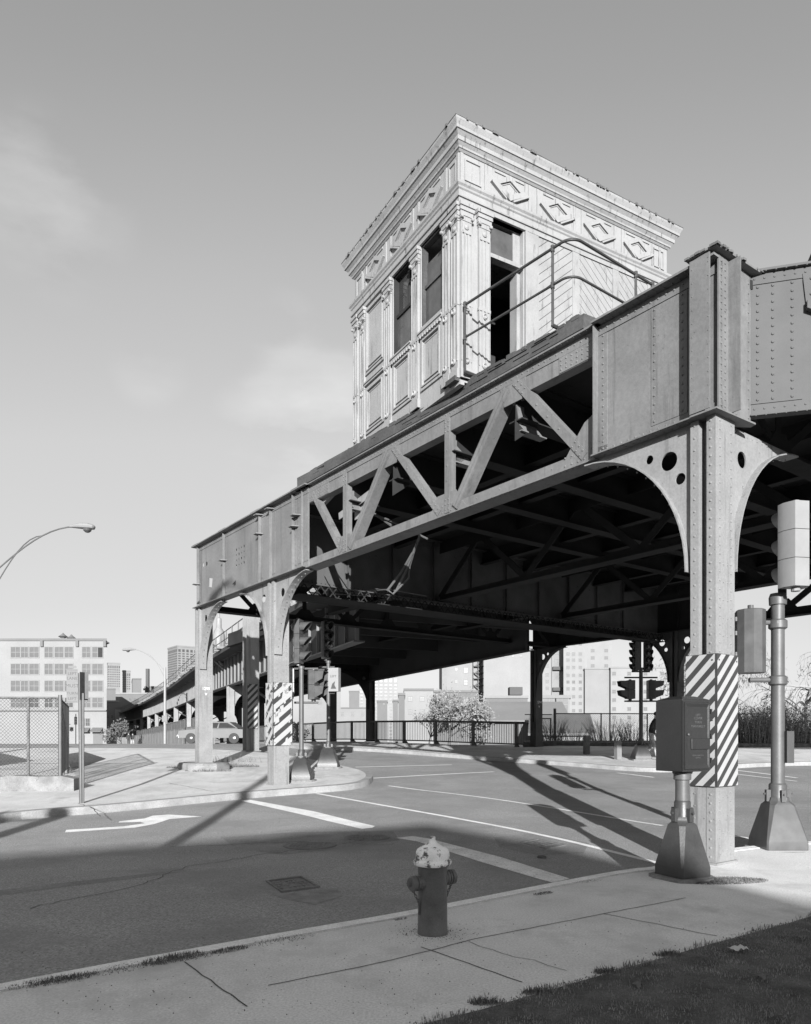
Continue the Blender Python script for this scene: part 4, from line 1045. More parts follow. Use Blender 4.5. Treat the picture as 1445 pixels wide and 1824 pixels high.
def head(parent, c, rot, n, h=.35, w=.30, dp=.18, m=sigdark, visor=.2, bulge=False, octo=False, lens=True, sq=False):
    """signal head; c = bottom centre, faces local -y turned by rot"""
    o = bpy.data.objects.new('signal_head', None); COL.objects.link(o); o.parent = parent; o.location = c; o.rotation_euler = (0,0,rot)
    mb = MB()
    for i in range(n):
        z0, z1 = i*h+.004, (i+1)*h-.004
        if octo: prof = [(-w/2,0),(w/2,0),(w/2,dp*.45),(w*.3,dp),(-w*.3,dp),(-w/2,dp*.45)]
        else: prof = [(-w/2,0),(w/2,0),(w/2,dp*.8),(w*.42,dp),(-w*.42,dp),(-w/2,dp*.8)]
        mb.rings([[Vector((a,b,z0)) for a, b in prof],[Vector((a,b,z1)) for a, b in prof]])
        if bulge: mb.lathe([(w*.47,0),(w*.44,.06),(w*.3,.11),(w*.1,.13)], Vector((0,dp*.9,(z0+z1)/2)), 16, axis=(0,1,0))
        if octo: mb.box(-w/2-.015, -w/2+.01, .02, .07, z0+.05, z0+.09); mb.box(-w/2-.015, -w/2+.01, .02, .07, z1-.09, z1-.05)
    mb.lathe([(.05,n*h-.01),(.05,n*h+.03),(.02,n*h+.04)], Vector((0,dp/2,0)), 10); mb.lathe([(.06,-.05),(.06,.0)], Vector((0,dp/2,0)), 10)
    mb.build('housing', m, o)
    for i in range(n):
        cz = (i+.5)*h; mb = MB(); r = min(w,h)*.40
        if sq: mb.prism(Fr((0,0,0),(1,0,0),(0,-1,0)), [(-w*.42,cz-h*.38),(w*.42,cz-h*.38),(w*.42,cz+h*.38),(-w*.42,cz+h*.38)], .0, .008)
        else: mb.lathe([(r,0),(r*.95,.01),(r*.5,.02),(.01,.024)], Vector((0,0,cz)), 18, axis=(0,-1,0))
        mb.build('lens', lensm, o)
        if visor:
            mb = MB()
            if sq:
                z1 = cz+h*.42; mb.box(-w*.46, w*.46, -visor, 0, z1-.012, z1); 
                for sx in (-1,1): mb.rings([[Vector((sx*w*.46,0,cz-h*.40)),Vector((sx*w*.46,0,z1)),Vector((sx*w*.46,-visor,z1)),Vector((sx*w*.46,-visor*.85,cz-h*.1))],[Vector((sx*w*.445,0,cz-h*.40)),Vector((sx*w*.445,0,z1)),Vector((sx*w*.445,-visor,z1)),Vector((sx*w*.445,-visor*.85,cz-h*.1))]])
            else:
                N_ = 14; vs = []
                for k in range(N_+1):
                    a = -.25*pi+1.5*pi*k/N_; rr_ = r*1.08; l = visor*(.45+.55*max(0,sin(a)))if False else visor*(.62+.38*sin(a))
                    for q in (rr_, rr_-.008): vs += [Vector((q*cos(a), 0, cz+q*sin(a))), Vector((q*cos(a), -l, cz+q*sin(a)))]
                fs = []
                for k in range(N_):
                    b = k*4; fs += [(b,b+1,b+5,b+4),(b+2,b+6,b+7,b+3),(b+1,b+3,b+7,b+5)]
                mb.add(vs, fs, True)
            mb.build('visor', m, o)
    return o
def bracket_arm(parent, a, b, m=galv):
    return MB().tube([Vector(a), Vector(b)], .03, 8).build('bracket_arm', m, parent)
# A: island pole nearest the striped column
def pole_thing(uv, dz, name, label, H, r, m, hw=.25, pm=siggrey, PH=.72):
    p = gp(*uv, dz) if not isinstance(uv, Vector) else uv
    t = thing(name, label, 'traffic signal', p, 0, None)
    pedestal(t, pm, PH, hw, True, r*1.5)
    mb = MB(); mb.tube([(0,0,PH*.75),(0,0,H*.55),(0,0,H)], [r,r,r*.96], 14)
    mb.lathe([(r*1.35,H-.02),(r*1.35,H+.05),(r*1.1,H+.06)], n=14); mb.build('pole', m, t); return t, p
SA, pa = pole_thing((537,1391), .15, 'traffic_signal', 'traffic signal on the island beside the worn striped column, its top head showing round backs', 3.05, .065, galv, .29, darkpaint)
head(SA, (0,0,3.17), radians(75), 3, .40, .30, .17, siggrey, .30, bulge=True)
head(SA, (.42,.05,2.20), radians(75), 2, .40, .40, .20, siggrey, .26, sq=True)
head(SA, (-.22,.1,2.28), radians(100), 2, .38, .30, .12, sigwhite, 0)
for z in (2.12, 3.04): bracket_arm(SA, (-.2,.05,z), (.45,.05,z))
SB, pb = pole_thing((585,1368), .15, 'traffic_signal', 'traffic signal on the island tip with a pale lettered panel on its pole', 3.35, .06, galv, .33, darkpaint)
head(SB, (-.02,0,3.46), radians(50), 4, .30, .29, .17, sigdark, .22)
t_ = MB(); t_.rings([[Vector((a,b,z)) for a, b in ((.02,-.2),(.34,-.26),(.40,-.06),(.08,.0))] for z in (2.42,3.16)]); pn = t_.build('lettered_panel', sigwhite, SB)
FP = Fr((.02,-.2,0), (.32,-.06,0), (-.06,-.32,0)); text('LEFT', .1, FP, .16, 2.86, .002, black, SB, 'lettering'); 
mb = MB(); mb.prism(FP, [(.08,2.5),(.26,2.5),(.2,2.62),(.22,2.74),(.13,2.66)], .001, .004); mb.build('arrow', black, SB)
head(SB, (-.24,-.05,2.42), radians(65), 2, .37, .34, .2, siggrey, .24, sq=True)
for z in (2.38, 3.2): bracket_arm(SB, (-.3,0,z), (.2,0,z))
SCx, pc = pole_thing((1142,1354), .13, 'traffic_signal', 'dark traffic signal by the far kerb with two pairs of heads', 3.3, .07, sigdark, .3, darkpaint, .66)
for sx, rt in ((-.3, radians(-80)), (.33, radians(15))):
    head(SCx, (sx*.9,0,3.25), rt, 4, .26, .27, .2, sigdark, .16)
for z in (3.22, 4.32): MB().tube([(-.32,.05,z),(.34,.05,z)], .03, 6).build('bracket_arm', sigdark, SCx)
MB().tube([(0,.05,3.2),(0,.05,4.36)], .03, 8).build('mast', sigdark, SCx)
for sx, rt in ((-.52, radians(-85)), (.5, radians(85))): head(SCx, (sx,0,2.22), rt, 2, .34, .40, .26, sigdark, .3, sq=True)
for z in (2.14, 3.0): MB().tube([(-.6,0,z),(.6,0,z)], .032, 6).build('bracket_arm', sigdark, SCx)
# D: big pole at the right edge
pd = Vector((5.31,10.55,0)); SD = thing('traffic_signal', 'tall traffic signal at the right edge with a pale three-section head seen from behind', 'traffic signal', pd)
pedestal(SD, siggrey, .82, .29, True, .12)
mb = MB(); mb.tube([(0,0,.7),(0,0,2.3),(0,0,3.55)], [.092,.09,.088], 18)
for z in (2.42, 3.22): mb.lathe([(.1,z-.07),(.125,z-.05),(.125,z+.05),(.1,z+.07)], n=16)
mb.lathe([(.115,3.5),(.12,3.6),(.1,3.66)], n=16); mb.build('pole', galv, SD)
head(SD, (.06,-.2,3.68), radians(190), 3, .39, .36, .26, sigwhite, .25, octo=True)
mb = MB(); mb.lathe([(.2,2.53),(.2,3.42),(.19,3.43)], Vector((-.38,.02,0)), 10, smooth=False, phase=.1); mb.box(-.58,-.42,.02,.19,2.55,3.4); mb.lathe([(.04,3.42),(.04,3.5)], Vector((-.38,.02,0)), 10)
sh = mb.build('signal_head', siggrey, SD)
mb = MB()
for z in (2.6,2.8,3.1,3.3): mb.box(-.605,-.58,.0,.05,z-.03,z+.03)
mb.build('latch', siggrey, sh)
for z in (2.43, 3.25): MB().tube([(-.4,.02,z+(.07 if z > 3 else -.0)),(-.34,.02,z),(-.05,0,z)], .035, 10).build('bracket_arm', galv, SD)
MB().box(.06,.16,-.14,-.06,1.25,1.7).build('push_button_box', sigdark, SD)

# ------------------------------------------------------------------ street sign
p = gp(146,1431,.15); SG = thing('street_sign', 'white lettered lane sign on a thin steel post beside the left kerb', 'street sign', p)
mb = MB(); mb.tube([(-.02,0,0),(-.045,0,2.72)], .035, 10); mb.box(.0,.045,-.01,.012,0,2.3); mb.build('post', galv, SG)
FS = Fr((-.30,-.05,0), (.96,.28,0), (.28,-.96,0))
MB().bx(FS, 0, .22, 2.10, 2.80, 0, .006).build('plate', signw, SG)
for z in (2.115, 2.78): MB().bx(FS, .012, .208, z, z+.006, .006, .0075).build('border', black, SG)
for s_, z, q in (('LEFT',2.68,.085),('LANE',2.58,.085),('MUST',2.42,.1),('TURN',2.27,.08),('LEFT',2.16,.08)): text(s_, q, FS, .11, z, .0062, black, SG, 'lettering', .0008)
MB().bx(FS, .03, .19, 2.82, 2.87, 0, .005).build('top_plate', signw, SG)
mb = MB(); mb.bx(Fr((-.02,-.06,0),(.35,.94,0),(.94,-.35,0)), 0, .22, 2.16, 2.74, 0, .006); mb.build('side_plate', black, SG)
mb = MB(); mb.bx(Fr((.06,-.0,0),(.9,.4,0),(.4,-.9,0)), 0, .07, 2.18, 2.74, -.05, .0); mb.build('back_plate', siggrey, SG)

# ------------------------------------------------------------------ left fence and low wall
q0, q1 = Vector((-15.5,17.2,0)), Vector((-7.95,17.73,0)); d = (q1-q0).normalized(); LW = (q1-q0).length; zb = rz(17.5)+.15
FW = Fr(q0, d, (d.y,-d.x,0))
mb = MB(); n = 26; top = []
pts = [(0,-.2)]+[(LW, -.2)]+[(LW, .30)]+[(LW*(1-i/n), .37+random.uniform(-.02,.02)) for i in range(1, n)]+[(0,.37)]
T = thing('low_wall', 'low rough concrete wall under the chain link fence at the left', 'wall', (q0.x,q0.y,zb)); Q = Fr((0,0,0), FW.U, FW.N)
mb.prism(Q, pts, -.42, 0); mb.build('coping', roughconc, T)
def chain_link(name, label, O, U, N, L, H, z0, posts, sp=.085, r=.0035, m=wire, top=True, pr=.035, pm=galv):
    t = thing(name, label, 'chain link fence', O); Q = Fr((0,0,0), U, N); mb = MB()
    k = -H
    while k < L:
        for sl in (1,-1):
            if sl > 0: a, b = (k, 0), (k+H, H)
            else: a, b = (k, H), (k+H, 0)
            c = clip([a, b, (b[0], b[1]+1e-4), (a[0], a[1]+1e-4)], 0, L, 0, H)
            if not c: continue
            c = sorted(c); a, b = c[0], c[-1]
            if abs(b[0]-a[0]) < .02: continue
            mb.tube([Q.p(a[0], z0+a[1], .004*sl), Q.p(b[0], z0+b[1], .004*sl)], r, 3, cap=False, smooth=False)
        k += sp
    mb.build('mesh', m, t)
    for u in posts: MB().tube([Q.p(u, z0-.1, -.03), Q.p(u, z0+H+.03, -.03)], pr, 8).build('post', pm, t)
    if top: MB().tube([Q.p(0, z0+H, -.03), Q.p(L, z0+H, -.03)], pr*.75, 8).build('top_rail', pm, t)
    return t
FO2 = Vector((q0.x, q0.y+.2, zb+.37))
dark_post = mat('fence_post_old', .1, .3, 5, .7, .3)
t = chain_link('chain_link_fence', 'rusty chain link fence standing on the low wall at the left edge', FO2, FW.U, FW.N, 7.16, 1.88, 0, (0,2.3,4.7,5.65,6.4), pm=dark_post)
MB().tube([FW.U*7.16+Vector((0,0,-.1)), FW.U*7.16+Vector((0,0,1.95))], .045, 10).build('corner_post', galv, t)
e = FO2+FW.U*7.16; back = Vector((-.38,.92,0))
chain_link('chain_link_fence', 'chain link fence running back from the corner post of the left fence', e, back, Vector((.92,.38,0)), 5.5, 1.88, 0, (1.2,2.6,5.5), pm=dark_post)
MB().lathe([(.09,0),(.08,.16),(.03,.18)], n=8).build('x', roughconc, None, gp(122,1377,.15)); o = bpy.data.objects['x']; o.name = 'stub'; tag(o, 'small broken concrete stub behind the end of the low wall', 'concrete stub')
# stair enclosure behind the fence
SE = thing('stair_enclosure', 'pale concrete stair enclosure with sloping top behind the left fence', 'stair enclosure', (-16.6,22,rz(22)))
Q = Fr((0,0,0),(1,0,0),(0,-1,0)); mb = MB(); mb.prism(Q, [(-3,0),(3.4,0),(3.4,1.2),(1.5,1.9),(-3,3.4)], -.4, 0); mb.build('wall', bld['pale'], SE)
mb = MB(); mb.prism(Q, [(-3.05,3.4),(1.5,1.9),(3.5,1.2),(3.5,1.32),(1.52,2.05),(-3.05,3.55)], -.5, .1); mb.bx(Q, -3, 3.4, .85, .95, 0, .1); mb.build('coping', concrete, SE)
mb = MB(); mb.tube([(1.1,-.6,0),(1.1,-.6,2.2)], .05, 8); mb.tube([(2.1,-.9,0),(2.1,-.9,1.1),(2.9,-.9,1.1)], .03, 8); mb.build('rail', dark_post, SE)
# pavement grating
GT = [gp(*q, .15) for q in ((118,1345),(150,1340),(187,1352),(125,1374))]
c = sum(GT, Vector())/4; t = thing('pavement_grating', 'barred ventilation grating set in the plaza pavement behind the sign post', 'grating', c)
ga = [Vector((q.x-c.x, q.y-c.y, 0)) for q in GT]; zf = lambda v: Vector((v.x, v.y, rz(v.y+c.y)+.156-c.z))
mb = MB()
for i in range(15):
    s_ = i/14; a, b = ga[3].lerp(ga[0], s_), ga[2].lerp(ga[1], s_); mb.tube([zf(a), zf(a.lerp(b,.5)), zf(b)], .03, 4, smooth=False)
mb.build('bars', iron, t)

# ------------------------------------------------------------------ street lamps
def lamp(base, H, arm, label, m=galv, box=False, r=.1, hl=.7):
    t = thing('street_lamp', label, 'street lamp', base); A = Vector((arm[0],arm[1],0)); L = A.length; D = A.normalized()
    MB().tube([(0,0,-.1),(0,0,H*.5),(0,0,H-1.6)], [r,r*.85,r*.7], 12).build('pole', m, t)
    def cv(z0, z1, s0=0.0): return [D*(L*k/10)+Vector((0,0,z0+(z1-z0)*sin(pi/2*k/10))) for k in range(11)]
    mb = MB(); mb.tube(cv(H-1.9, H), .03, 8)
    mb.tube([D*(L*.6*k/8)+Vector((0,0,H-2.6+(2.6-.363)*sin(pi/2*k/8))) for k in range(9)], .022, 6); mb.build('arm', m, t)
    e = D*L+Vector((0,0,H)); S = Vector((-D.y,D.x,0)); mb = MB()
    rg = []
    for x, w_, h0, h1 in ((-.25,.05,-.04,.05),(-.05,.10,-.06,.10),(.2,.16,-.09,.14),(.5,.19,-.12,.13),(hl,.15,-.12,.07),(hl+.05,.07,-.06,.02)):
        rg.append([e+D*x+S*(w_*cos(2*pi*k/10))+Vector((0,0,(h0+h1)/2+(h1-h0)/2*sin(2*pi*k/10))) for k in range(10)])
    mb.rings(rg, smooth=True); lu = mb.build('luminaire', sigwhite, t)
    mb = MB(); mb.lathe([(.17,0),(.15,-.09),(.08,-.15),(.01,-.17)], e+D*.45+Vector((0,0,-.08)), 14); mb.build('globe', glassp, lu)
    if box: MB().box(-.22,.22,-.16,-.1,2.2,2.75).build('sign_plate', signw, t)
    return t
b = at(-14,1315,29.5); b.z = rz(29.5)+.1; hz = at(140,938,29.5)
lamp(b, hz.z-b.z, (hz.x-b.x-.1, 0), 'street lamp at the left edge whose curved arm reaches into the sky', r=.12)
b = at(294,1315,66); b.z = rz(66)-.1; hz = at(237,1157,66); lamp(b, hz.z-b.z, (hz.x-b.x, 0), 'slender street lamp in front of the curving far viaduct', sigwhite, True, r=.14, hl=.9)
b = Vector((-3.15,-4.2,0)); lamp(b, 12.35, (-1.35,.1), 'tall street lamp standing behind the viewer on the near pavement', r=.15)
# ================================================================== BRIDGE RAILING
RP = [(5.45,33.45),(2.5,35.65),(.5,37.65),(-2.3,40.9),(-4.4,43.6),(-6.7,47.1),(-9.1,50.8),(-12.2,55.6),(-15.5,62)]
RPd = smooth_pl(RP, 2); cum = [0]
for a, b in zip(RPd, RPd[1:]): cum.append(cum[-1]+hypot(b[0]-a[0], b[1]-a[1]))
def rp(s):
    for i in range(len(cum)-1):
        if s <= cum[i+1]:
            t = (s-cum[i])/(cum[i+1]-cum[i]); a, b = RPd[i], RPd[i+1]; x, y = a[0]+(b[0]-a[0])*t, a[1]+(b[1]-a[1])*t
            return Vector((x, y, rz(y)+.13))
    x, y = RPd[-1]; return Vector((x, y, rz(y)+.13))
o0 = rp(0); BR = thing('bridge_railing', 'dark iron bridge railing with close bars along the far pavement', 'railing', o0); LR = cum[-1]
for z, r in ((1.12,.055),(.14,.035)): MB().tube([rp(LR*k/40)-o0+Vector((0,0,z)) for k in range(41)], r, 6).build('top_rail' if z > 1 else 'bottom_rail', railm, BR)
n = int(LR/2.3)
for k in range(n+1):
    p = rp(.5+k*2.3)-o0; q = rp(.5+k*2.3+.2)-o0; d = (q-p).normalized() if (q-p).length > 0 else Vector((1,0,0)); Fq = Fr(p, d, (-d.y, d.x, 0)); mb = MB()
    mb.bx(Fq, -.06, .06, 0, 1.17, -.06, .06); mb.prism(Fr(p,(d.y,-d.x,0),d), [(0,-.03),(.28,-.03),(.06,.2),(0,.2)], -.05, .05); mb.build('post', railm, BR)
mb = MB(); s = 0
while s < LR:
    p = rp(s)-o0; mb.box(p.x-.011, p.x+.011, p.y-.011, p.y+.011, p.z+.15, p.z+1.08); s += .125
tag(mb.build('bars', railm, BR), kind='stuff')
# ------------------------------------------------------------------ far fence, gate, bollards, shrubs
def U2v(a, b): d = Vector((b[0]-a[0], b[1]-a[1], 0)); return d.normalized(), d.length
a, b = (7.45,36.9), (22,37.6); U_, L_ = U2v(a, b); z = rz(37)+.13
chain_link('chain_link_fence', 'tall chain link fence with thin posts beyond the far pavement', (a[0],a[1],z), U_, Vector((U_.y,-U_.x,0)), L_, 1.5, 0, [0,2.35,4.7,7.05,9.4,11.75,14.4], sp=.11, r=.004, m=railm, pm=railm)
MB().tube([(0,0,-.1),(0,0,1.75)], .07, 8).build('p', railm); o = bpy.data.objects['p']; o.parent = bpy.data.objects['chain_link_fence.002']; o.name = 'post'
a, b = (5.95,36.9), (7.3,36.9); U_, L_ = U2v(a, b)
g = chain_link('gate', 'narrow chain link gate between the far column and the tall fence', (a[0],a[1],z), U_, Vector((U_.y,-U_.x,0)), L_, 1.25, 0, [.75, L_-.05], sp=.12, r=.004, m=railm, pm=railm, top=False); g['category'] = 'gate'
MB().tube([(.75,0,1.25),(1.3,0,1.25)], .03, 6).build('frame', railm, g); MB().tube([(0,0,1.45),(1.35,0,1.45)], .025, 6).build('top_bar', railm, g)
bank = [(5.6,35.3),(9,34.6),(13,33.6),(40,33),(40,36.9),(9,36.6),(5.8,36.5)]
sheet('bank', bank, .30, soil, skirt=.3)
for u, v, vt, lab in ((1045,1343,1310,'left of the two weathered timber bollards on the far pavement'),(1101,1353,1319,'right of the two weathered timber bollards, its foot sunlit')):
    p = gp(u, v, .13); h = (v-vt)/F0*p.y; mb = MB(); mb.rings([chsq(.105,.015,0),chsq(.10,.015,h-.03),chsq(.085,.015,h)])
    o = mb.build('bollard', fencewood if 'right' in lab else dark_post, None, p, .4); tag(o, lab, 'bollard', 'timber bollards on the far pavement')
def shrub(name, label, p, n, R, H, m, cat='shrub', group=None, leaf=0, lm=None, r=.006, spread=.7, lsz=.02):
    t = thing(name, label, cat, p, 0, group); mb = MB(); tips = []
    for i in range(n):
        a = random.uniform(0,2*pi); q = R*random.random()**.5*.5; x, y = q*cos(a), q*sin(a); h = H*random.uniform(.45,1); pts = [Vector((x,y,0))]
        dx, dy = cos(a)*spread*h*random.uniform(.1,1), sin(a)*spread*h*random.uniform(.1,1)*.6
        for k in range(1,4):
            t_ = k/3; pts.append(Vector((x+dx*t_**1.4+random.gauss(0,.03)*h, y+dy*t_**1.4, h*t_))); tips.append(pts[-1])
        mb.tube(pts, [r,r*.8,r*.6,r*.3], 3, cap=False, smooth=False)
    mb.build('stems', m, t)
    if leaf:
        mb = MB()
        for i in range(leaf):
            p_ = random.choice(tips)+Vector([random.gauss(0,.06)*H for _ in range(3)]); s_ = random.uniform(.6,1.3)*lsz
            A = Vector([random.gauss(0,1) for _ in range(3)]).normalized(); B = A.orthogonal().normalized(); mb.add([p_-A*s_, p_+B*s_*.5, p_+A*s_, p_-B*s_*.5], [(0,1,2,3)])
        mb.build('foliage', lm or m, t)
    return t
random.seed(21)
for u, v, n, R, H, lab in ((985,1332,90,.7,1.2,'twiggy shrub tangled at the foot of the tall fence post by the gate'),(1025,1330,40,.8,.8,'low sparse shrub between the gate post and the left bollard'),
                          (1085,1332,110,1.2,1.2,'bushy dry shrub between the two bollards behind the fence'),(1125,1334,60,.7,1.1,'twiggy shrub left of the dark far signal')):
    p = gp(u, v, .43); p.y = 36.2; p.x = (u-CX)/F0*36.2; p.z = rz(36.2)+.28
    shrub('shrub', lab, p, n, R*1.6, H, drygrass_m, group='dry shrubs along the far fence', r=.012, leaf=n*6, lm=drygrass_m, lsz=.025)
for i, (u, lab) in enumerate(((1335,'dry shrub mass just right of the striped board'),(1370,'dry shrub mass left of the right-hand signal pole'),(1410,'dry shrub mass at the right edge of the view'))):
    p = Vector(((u-CX)/F0*35.0, 35.0, rz(35)+.2)); shrub('shrub', lab, p, 330, 2.6, 1.75, weed_m, group='dry shrubs at the right edge', r=.014, leaf=5000, lm=weed_m, lsz=.045, spread=.5)
# ------------------------------------------------------------------ trees
def tree(name, label, base, H, R, m, lm, n_l, lsz, seed, trunk=.12, levels=4, droop=0.0, group=None, nb=5, start=.3):
    random.seed(seed); t = thing(name, label, 'tree', base, 0, group); mb = MB(); tips = []
    def grow(p, d, l, r, lv):
        pts = [p]; q = p.copy(); dd = d.copy()
        for k in range(3):
            dd = (dd+Vector([random.gauss(0,.13) for _ in range(3)])+Vector((0,0,.05-droop*.1*(levels-lv)))).normalized(); q = q+dd*l/3; pts.append(q.copy())
            if lv <= 2: tips.append(q.copy())
        mb.tube(pts, [r, r*.85, r*.7, r*.55], 5 if lv > 2 else 3, cap=False)
        if lv <= 0: return
        for _ in range(nb if lv == levels else 3):
            a = random.uniform(0,2*pi); e = random.uniform(.5,1.0); s = pts[random.choice((2,3,3))]
            D = (dd*cos(e)+(dd.orthogonal().normalized()*cos(a)+dd.cross(dd.orthogonal().normalized())*sin(a))*sin(e)).normalized()
            grow(s, D, l*random.uniform(.6,.85), r*.55, lv-1)
    grow(Vector((0,0,0)), Vector((.03,0,1)), H*start, trunk, levels)
    mb.build('trunk', m, t); mb = MB()
    cl = [random.choice(tips) for _ in range(max(8, n_l//14))]
    for i in range(n_l):
        c = random.choice(cl) if droop or random.random() < .8 else random.choice(tips); p_ = c+Vector([random.gauss(0,R*.05) for _ in range(3)])
        s_ = lsz*random.uniform(.5,1.4); A = Vector([random.gauss(0,1) for _ in range(3)])
        if droop: A.z = -abs(A.z)*2.2-.5
        A.normalize(); B = A.orthogonal().normalized(); w_ = .28 if droop else .55
        mb.add([p_-A*s_, p_+B*s_*w_, p_+A*s_, p_-B*s_*w_], [(0,1,2,3)])
    mb.build('crown', lm, t); return t
def gz(u, y, dz=0): return Vector(((u-CX)/F0*y, y, rz(y)+dz))
tree('tree', 'broad pale half-bare tree behind the bridge railing', gz(800,64,-.5), 7.2, 5, bark, leafp, 2600, .13, 4, .16, 5, start=.26, nb=7)
tree('tree', 'small pale bare tree left of the broad one behind the railing', gz(765,72,-.5), 5.2, 4, bark, leafp, 700, .12, 9, .11, 5, start=.27)
tree('tree', 'small leafy tree before the far viaduct left of the slender lamp', gz(222,98,-.6), 4.6, 4, barkd, leafd, 800, .15, 5, .1, 4, start=.3)
tree('tree', 'low scrubby tree between the island signal poles behind the railing', gz(520,75,-.5), 5.0, 4, bark, leafp, 900, .12, 12, .1, 5, start=.25)
tree('tree', 'narrow hanging-leaved tree behind the far signal, its leaves dangling below the girder', gz(1262,40,0), 8.0, 5, barkd, leafd, 1900, .13, 31, .11, 5, droop=1.0, start=.30, nb=7)
tree('tree', 'hanging-leaved tree right of the nearest column beyond the far kerb', gz(1440,38,0), 7.2, 5, barkd, leafd, 1500, .12, 33, .1, 5, droop=1.0, start=.30, nb=7)
# ================================================================== APPROACH VIADUCT
VP = [(-1.7,27.2),(-3.6,31.5),(-6.1,37),(-10.3,46.5),(-15.6,58.5),(-22.6,76),(-29,91),(-43.8,125),(-75,190),(-112,262)]
VPd = smooth_pl(VP, 3)
VT = thing('railway_viaduct', 'dark older railway viaduct curving away into the distance at the left', 'viaduct', (VP[0][0],VP[0][1],0)); VO = Vector((VP[0][0],VP[0][1],0))
def voff(k):
    out = []
    for i, p in enumerate(VPd):
        a, b = VPd[max(i-1,0)], VPd[min(i+1,len(VPd)-1)]; d = Vector((b[0]-a[0], b[1]-a[1], 0)).normalized(); n_ = Vector((d.y,-d.x,0)); out.append((Vector((p[0],p[1],0))+n_*k-VO, d, n_))
    return out
def vsweep(name, o0_, o1_, z0, z1, m):
    A, B = voff(o0_), voff(o1_); mb = MB(); n = len(A)
    mb.rings([[a[0]+Vector((0,0,z0)), b[0]+Vector((0,0,z0)), b[0]+Vector((0,0,z1)), a[0]+Vector((0,0,z1))] for a, b in zip(A, B)]); return mb.build(name, m, VT)
vsweep('deck', -1.1, 8.4, 7.0, 7.25, steel_far); vsweep('girder', -.05, .05, 5.2, 6.98, steel_far); vsweep('flange', -.22, .22, 5.14, 5.19, steel); vsweep('girder', 7.2, 7.3, 5.2, 6.98, steel_far); vsweep('flange', 7.05, 7.45, 5.14, 5.19, steel_far)
vsweep('handrail', -1.02, -.98, 8.25, 8.3, railm); vsweep('handrail', -1.02, -.98, 7.75, 7.79, railm)
def along(path, step):
    s = 0; out = []; acc = 0
    for a, b in zip(path, path[1:]):
        l = (b[0]-a[0]).length
        while acc <= l: out.append((a[0].lerp(b[0], acc/l), a[1], a[2])); acc += step
        acc -= l
    return out
mb = MB()
for p, d, n_ in along(voff(-1.0), 1.9)[:110]: mb.box(p.x-.03, p.x+.03, p.y-.03, p.y+.03, 7.25, 8.3)
tag(mb.build('rail_posts', railm, VT), kind='stuff')
mb = MB(); random.seed(2)
for p, d, n_ in along(voff(0), .55): 
    e = random.uniform(.9,1.5); Q = Fr(p, d, -n_); mb.bx(Q, -.12, .12, 7.26, 7.4, -8, e)
    if random.random() < .5: mb.bx(Q, -.2, .1, 6.99, 7.2+random.random()*.1, 0, .3)
for p, d, n_ in along(voff(-.06), 1.2): mb.bx(Fr(p, d, -n_), -.02, .02, 5.2, 6.98, -.05, .1)
tag(mb.build('ties', fencewood, VT), kind='stuff')
cols = along(voff(0), 12.5)
for k, (p, d, n_) in enumerate(cols[1:17]):
    for off in ((0.0, 7.25) if 0 < k < 8 else (0.0,)):
        q = p+n_*off; zb = rz(q.y+VO.y)-.3; Q = Fr(q, d, -n_); mb = MB()
        mb.bx(Q, -.22, -.2, zb, 5.14, -.25, .2); mb.bx(Q, .2, .22, zb, 5.14, -.25, .2); mb.bx(Q, -.2, .2, zb, 5.14, -.04, -.02)
        c = mb.build('column', steel_pale if off == 0 else steel_far, VT)
        if k < 9:
            mb = MB(); E_ = Fr(q, n_, -d); arc_bracket(mb, E_, .2 if off == 0 else -.2, 1 if off == 0 else -1, zb=3.5, zt=5.14, a=2.0, riv=False, nf=8, holes=False, d=(-.02,.02)); mb.build('bracket', steel_pale if off == 0 else steel_far, c)
    if 3 < k < 12:
        Q = Fr(p, n_, -d); mb = MB(); mb.bar(Q, (0.2,1.4), (7,4.6), .12, -.05, .0); mb.bar(Q, (0.2,4.6), (7,1.4), .12, .01, .05); mb.bx(Q, .2, 7.1, 4.7, 5.14, -.1, .1); mb.build('bracing', steel_far, VT)
for k, (p, d, n_) in enumerate(along(voff(3.6), 4.0)[:45]): MB().bx(Fr(p, n_, -d), -3.6, 3.6, 6.0, 6.98, -.06, .06).build('floor_beam', steel_far, VT)
# railway signal on its bracketed platform
p = at(390,1168,52); RS = thing('railway_signal', 'old finned railway signal mast on a small bracketed platform beside the far viaduct', 'railway signal', (p.x, p.y, p.z))
MB().box(-.95,.95,-.5,.6,-.12,0).build('platform', steel_far, RS)
mb = MB(); mb.lathe([(.36,.1),(.42,.3),(.45,.6),(.45,1.3),(.36,1.7),(.2,1.95),(.18,2.6),(.07,2.7),(.07,3.3),(.16,3.35),(.07,3.45),(.07,4.1)], n=12)
for k in range(5): a = k*2*pi/5; mb.box(.4*cos(a)-.07,.4*cos(a)+.07,.4*sin(a)-.05,.4*sin(a)+.05,0,.5)
mb.build('case', steel_pale, RS); mb = MB(); mb.lathe([(.1,3.95),(.36,4.2),(.42,4.7),(.34,5.2),(.12,5.5)], n=14); mb.build('lamp_housing', steel_far, RS)
mb = MB(); mb.tube([(-.2,0,-.1),(.4,.3,-.9),(3.2,.5,-2.9)], .1, 6); mb.tube([(-.6,0,-.1),(2.6,.5,-3.1)], .08, 6); mb.build('strut', steel_pale, RS)
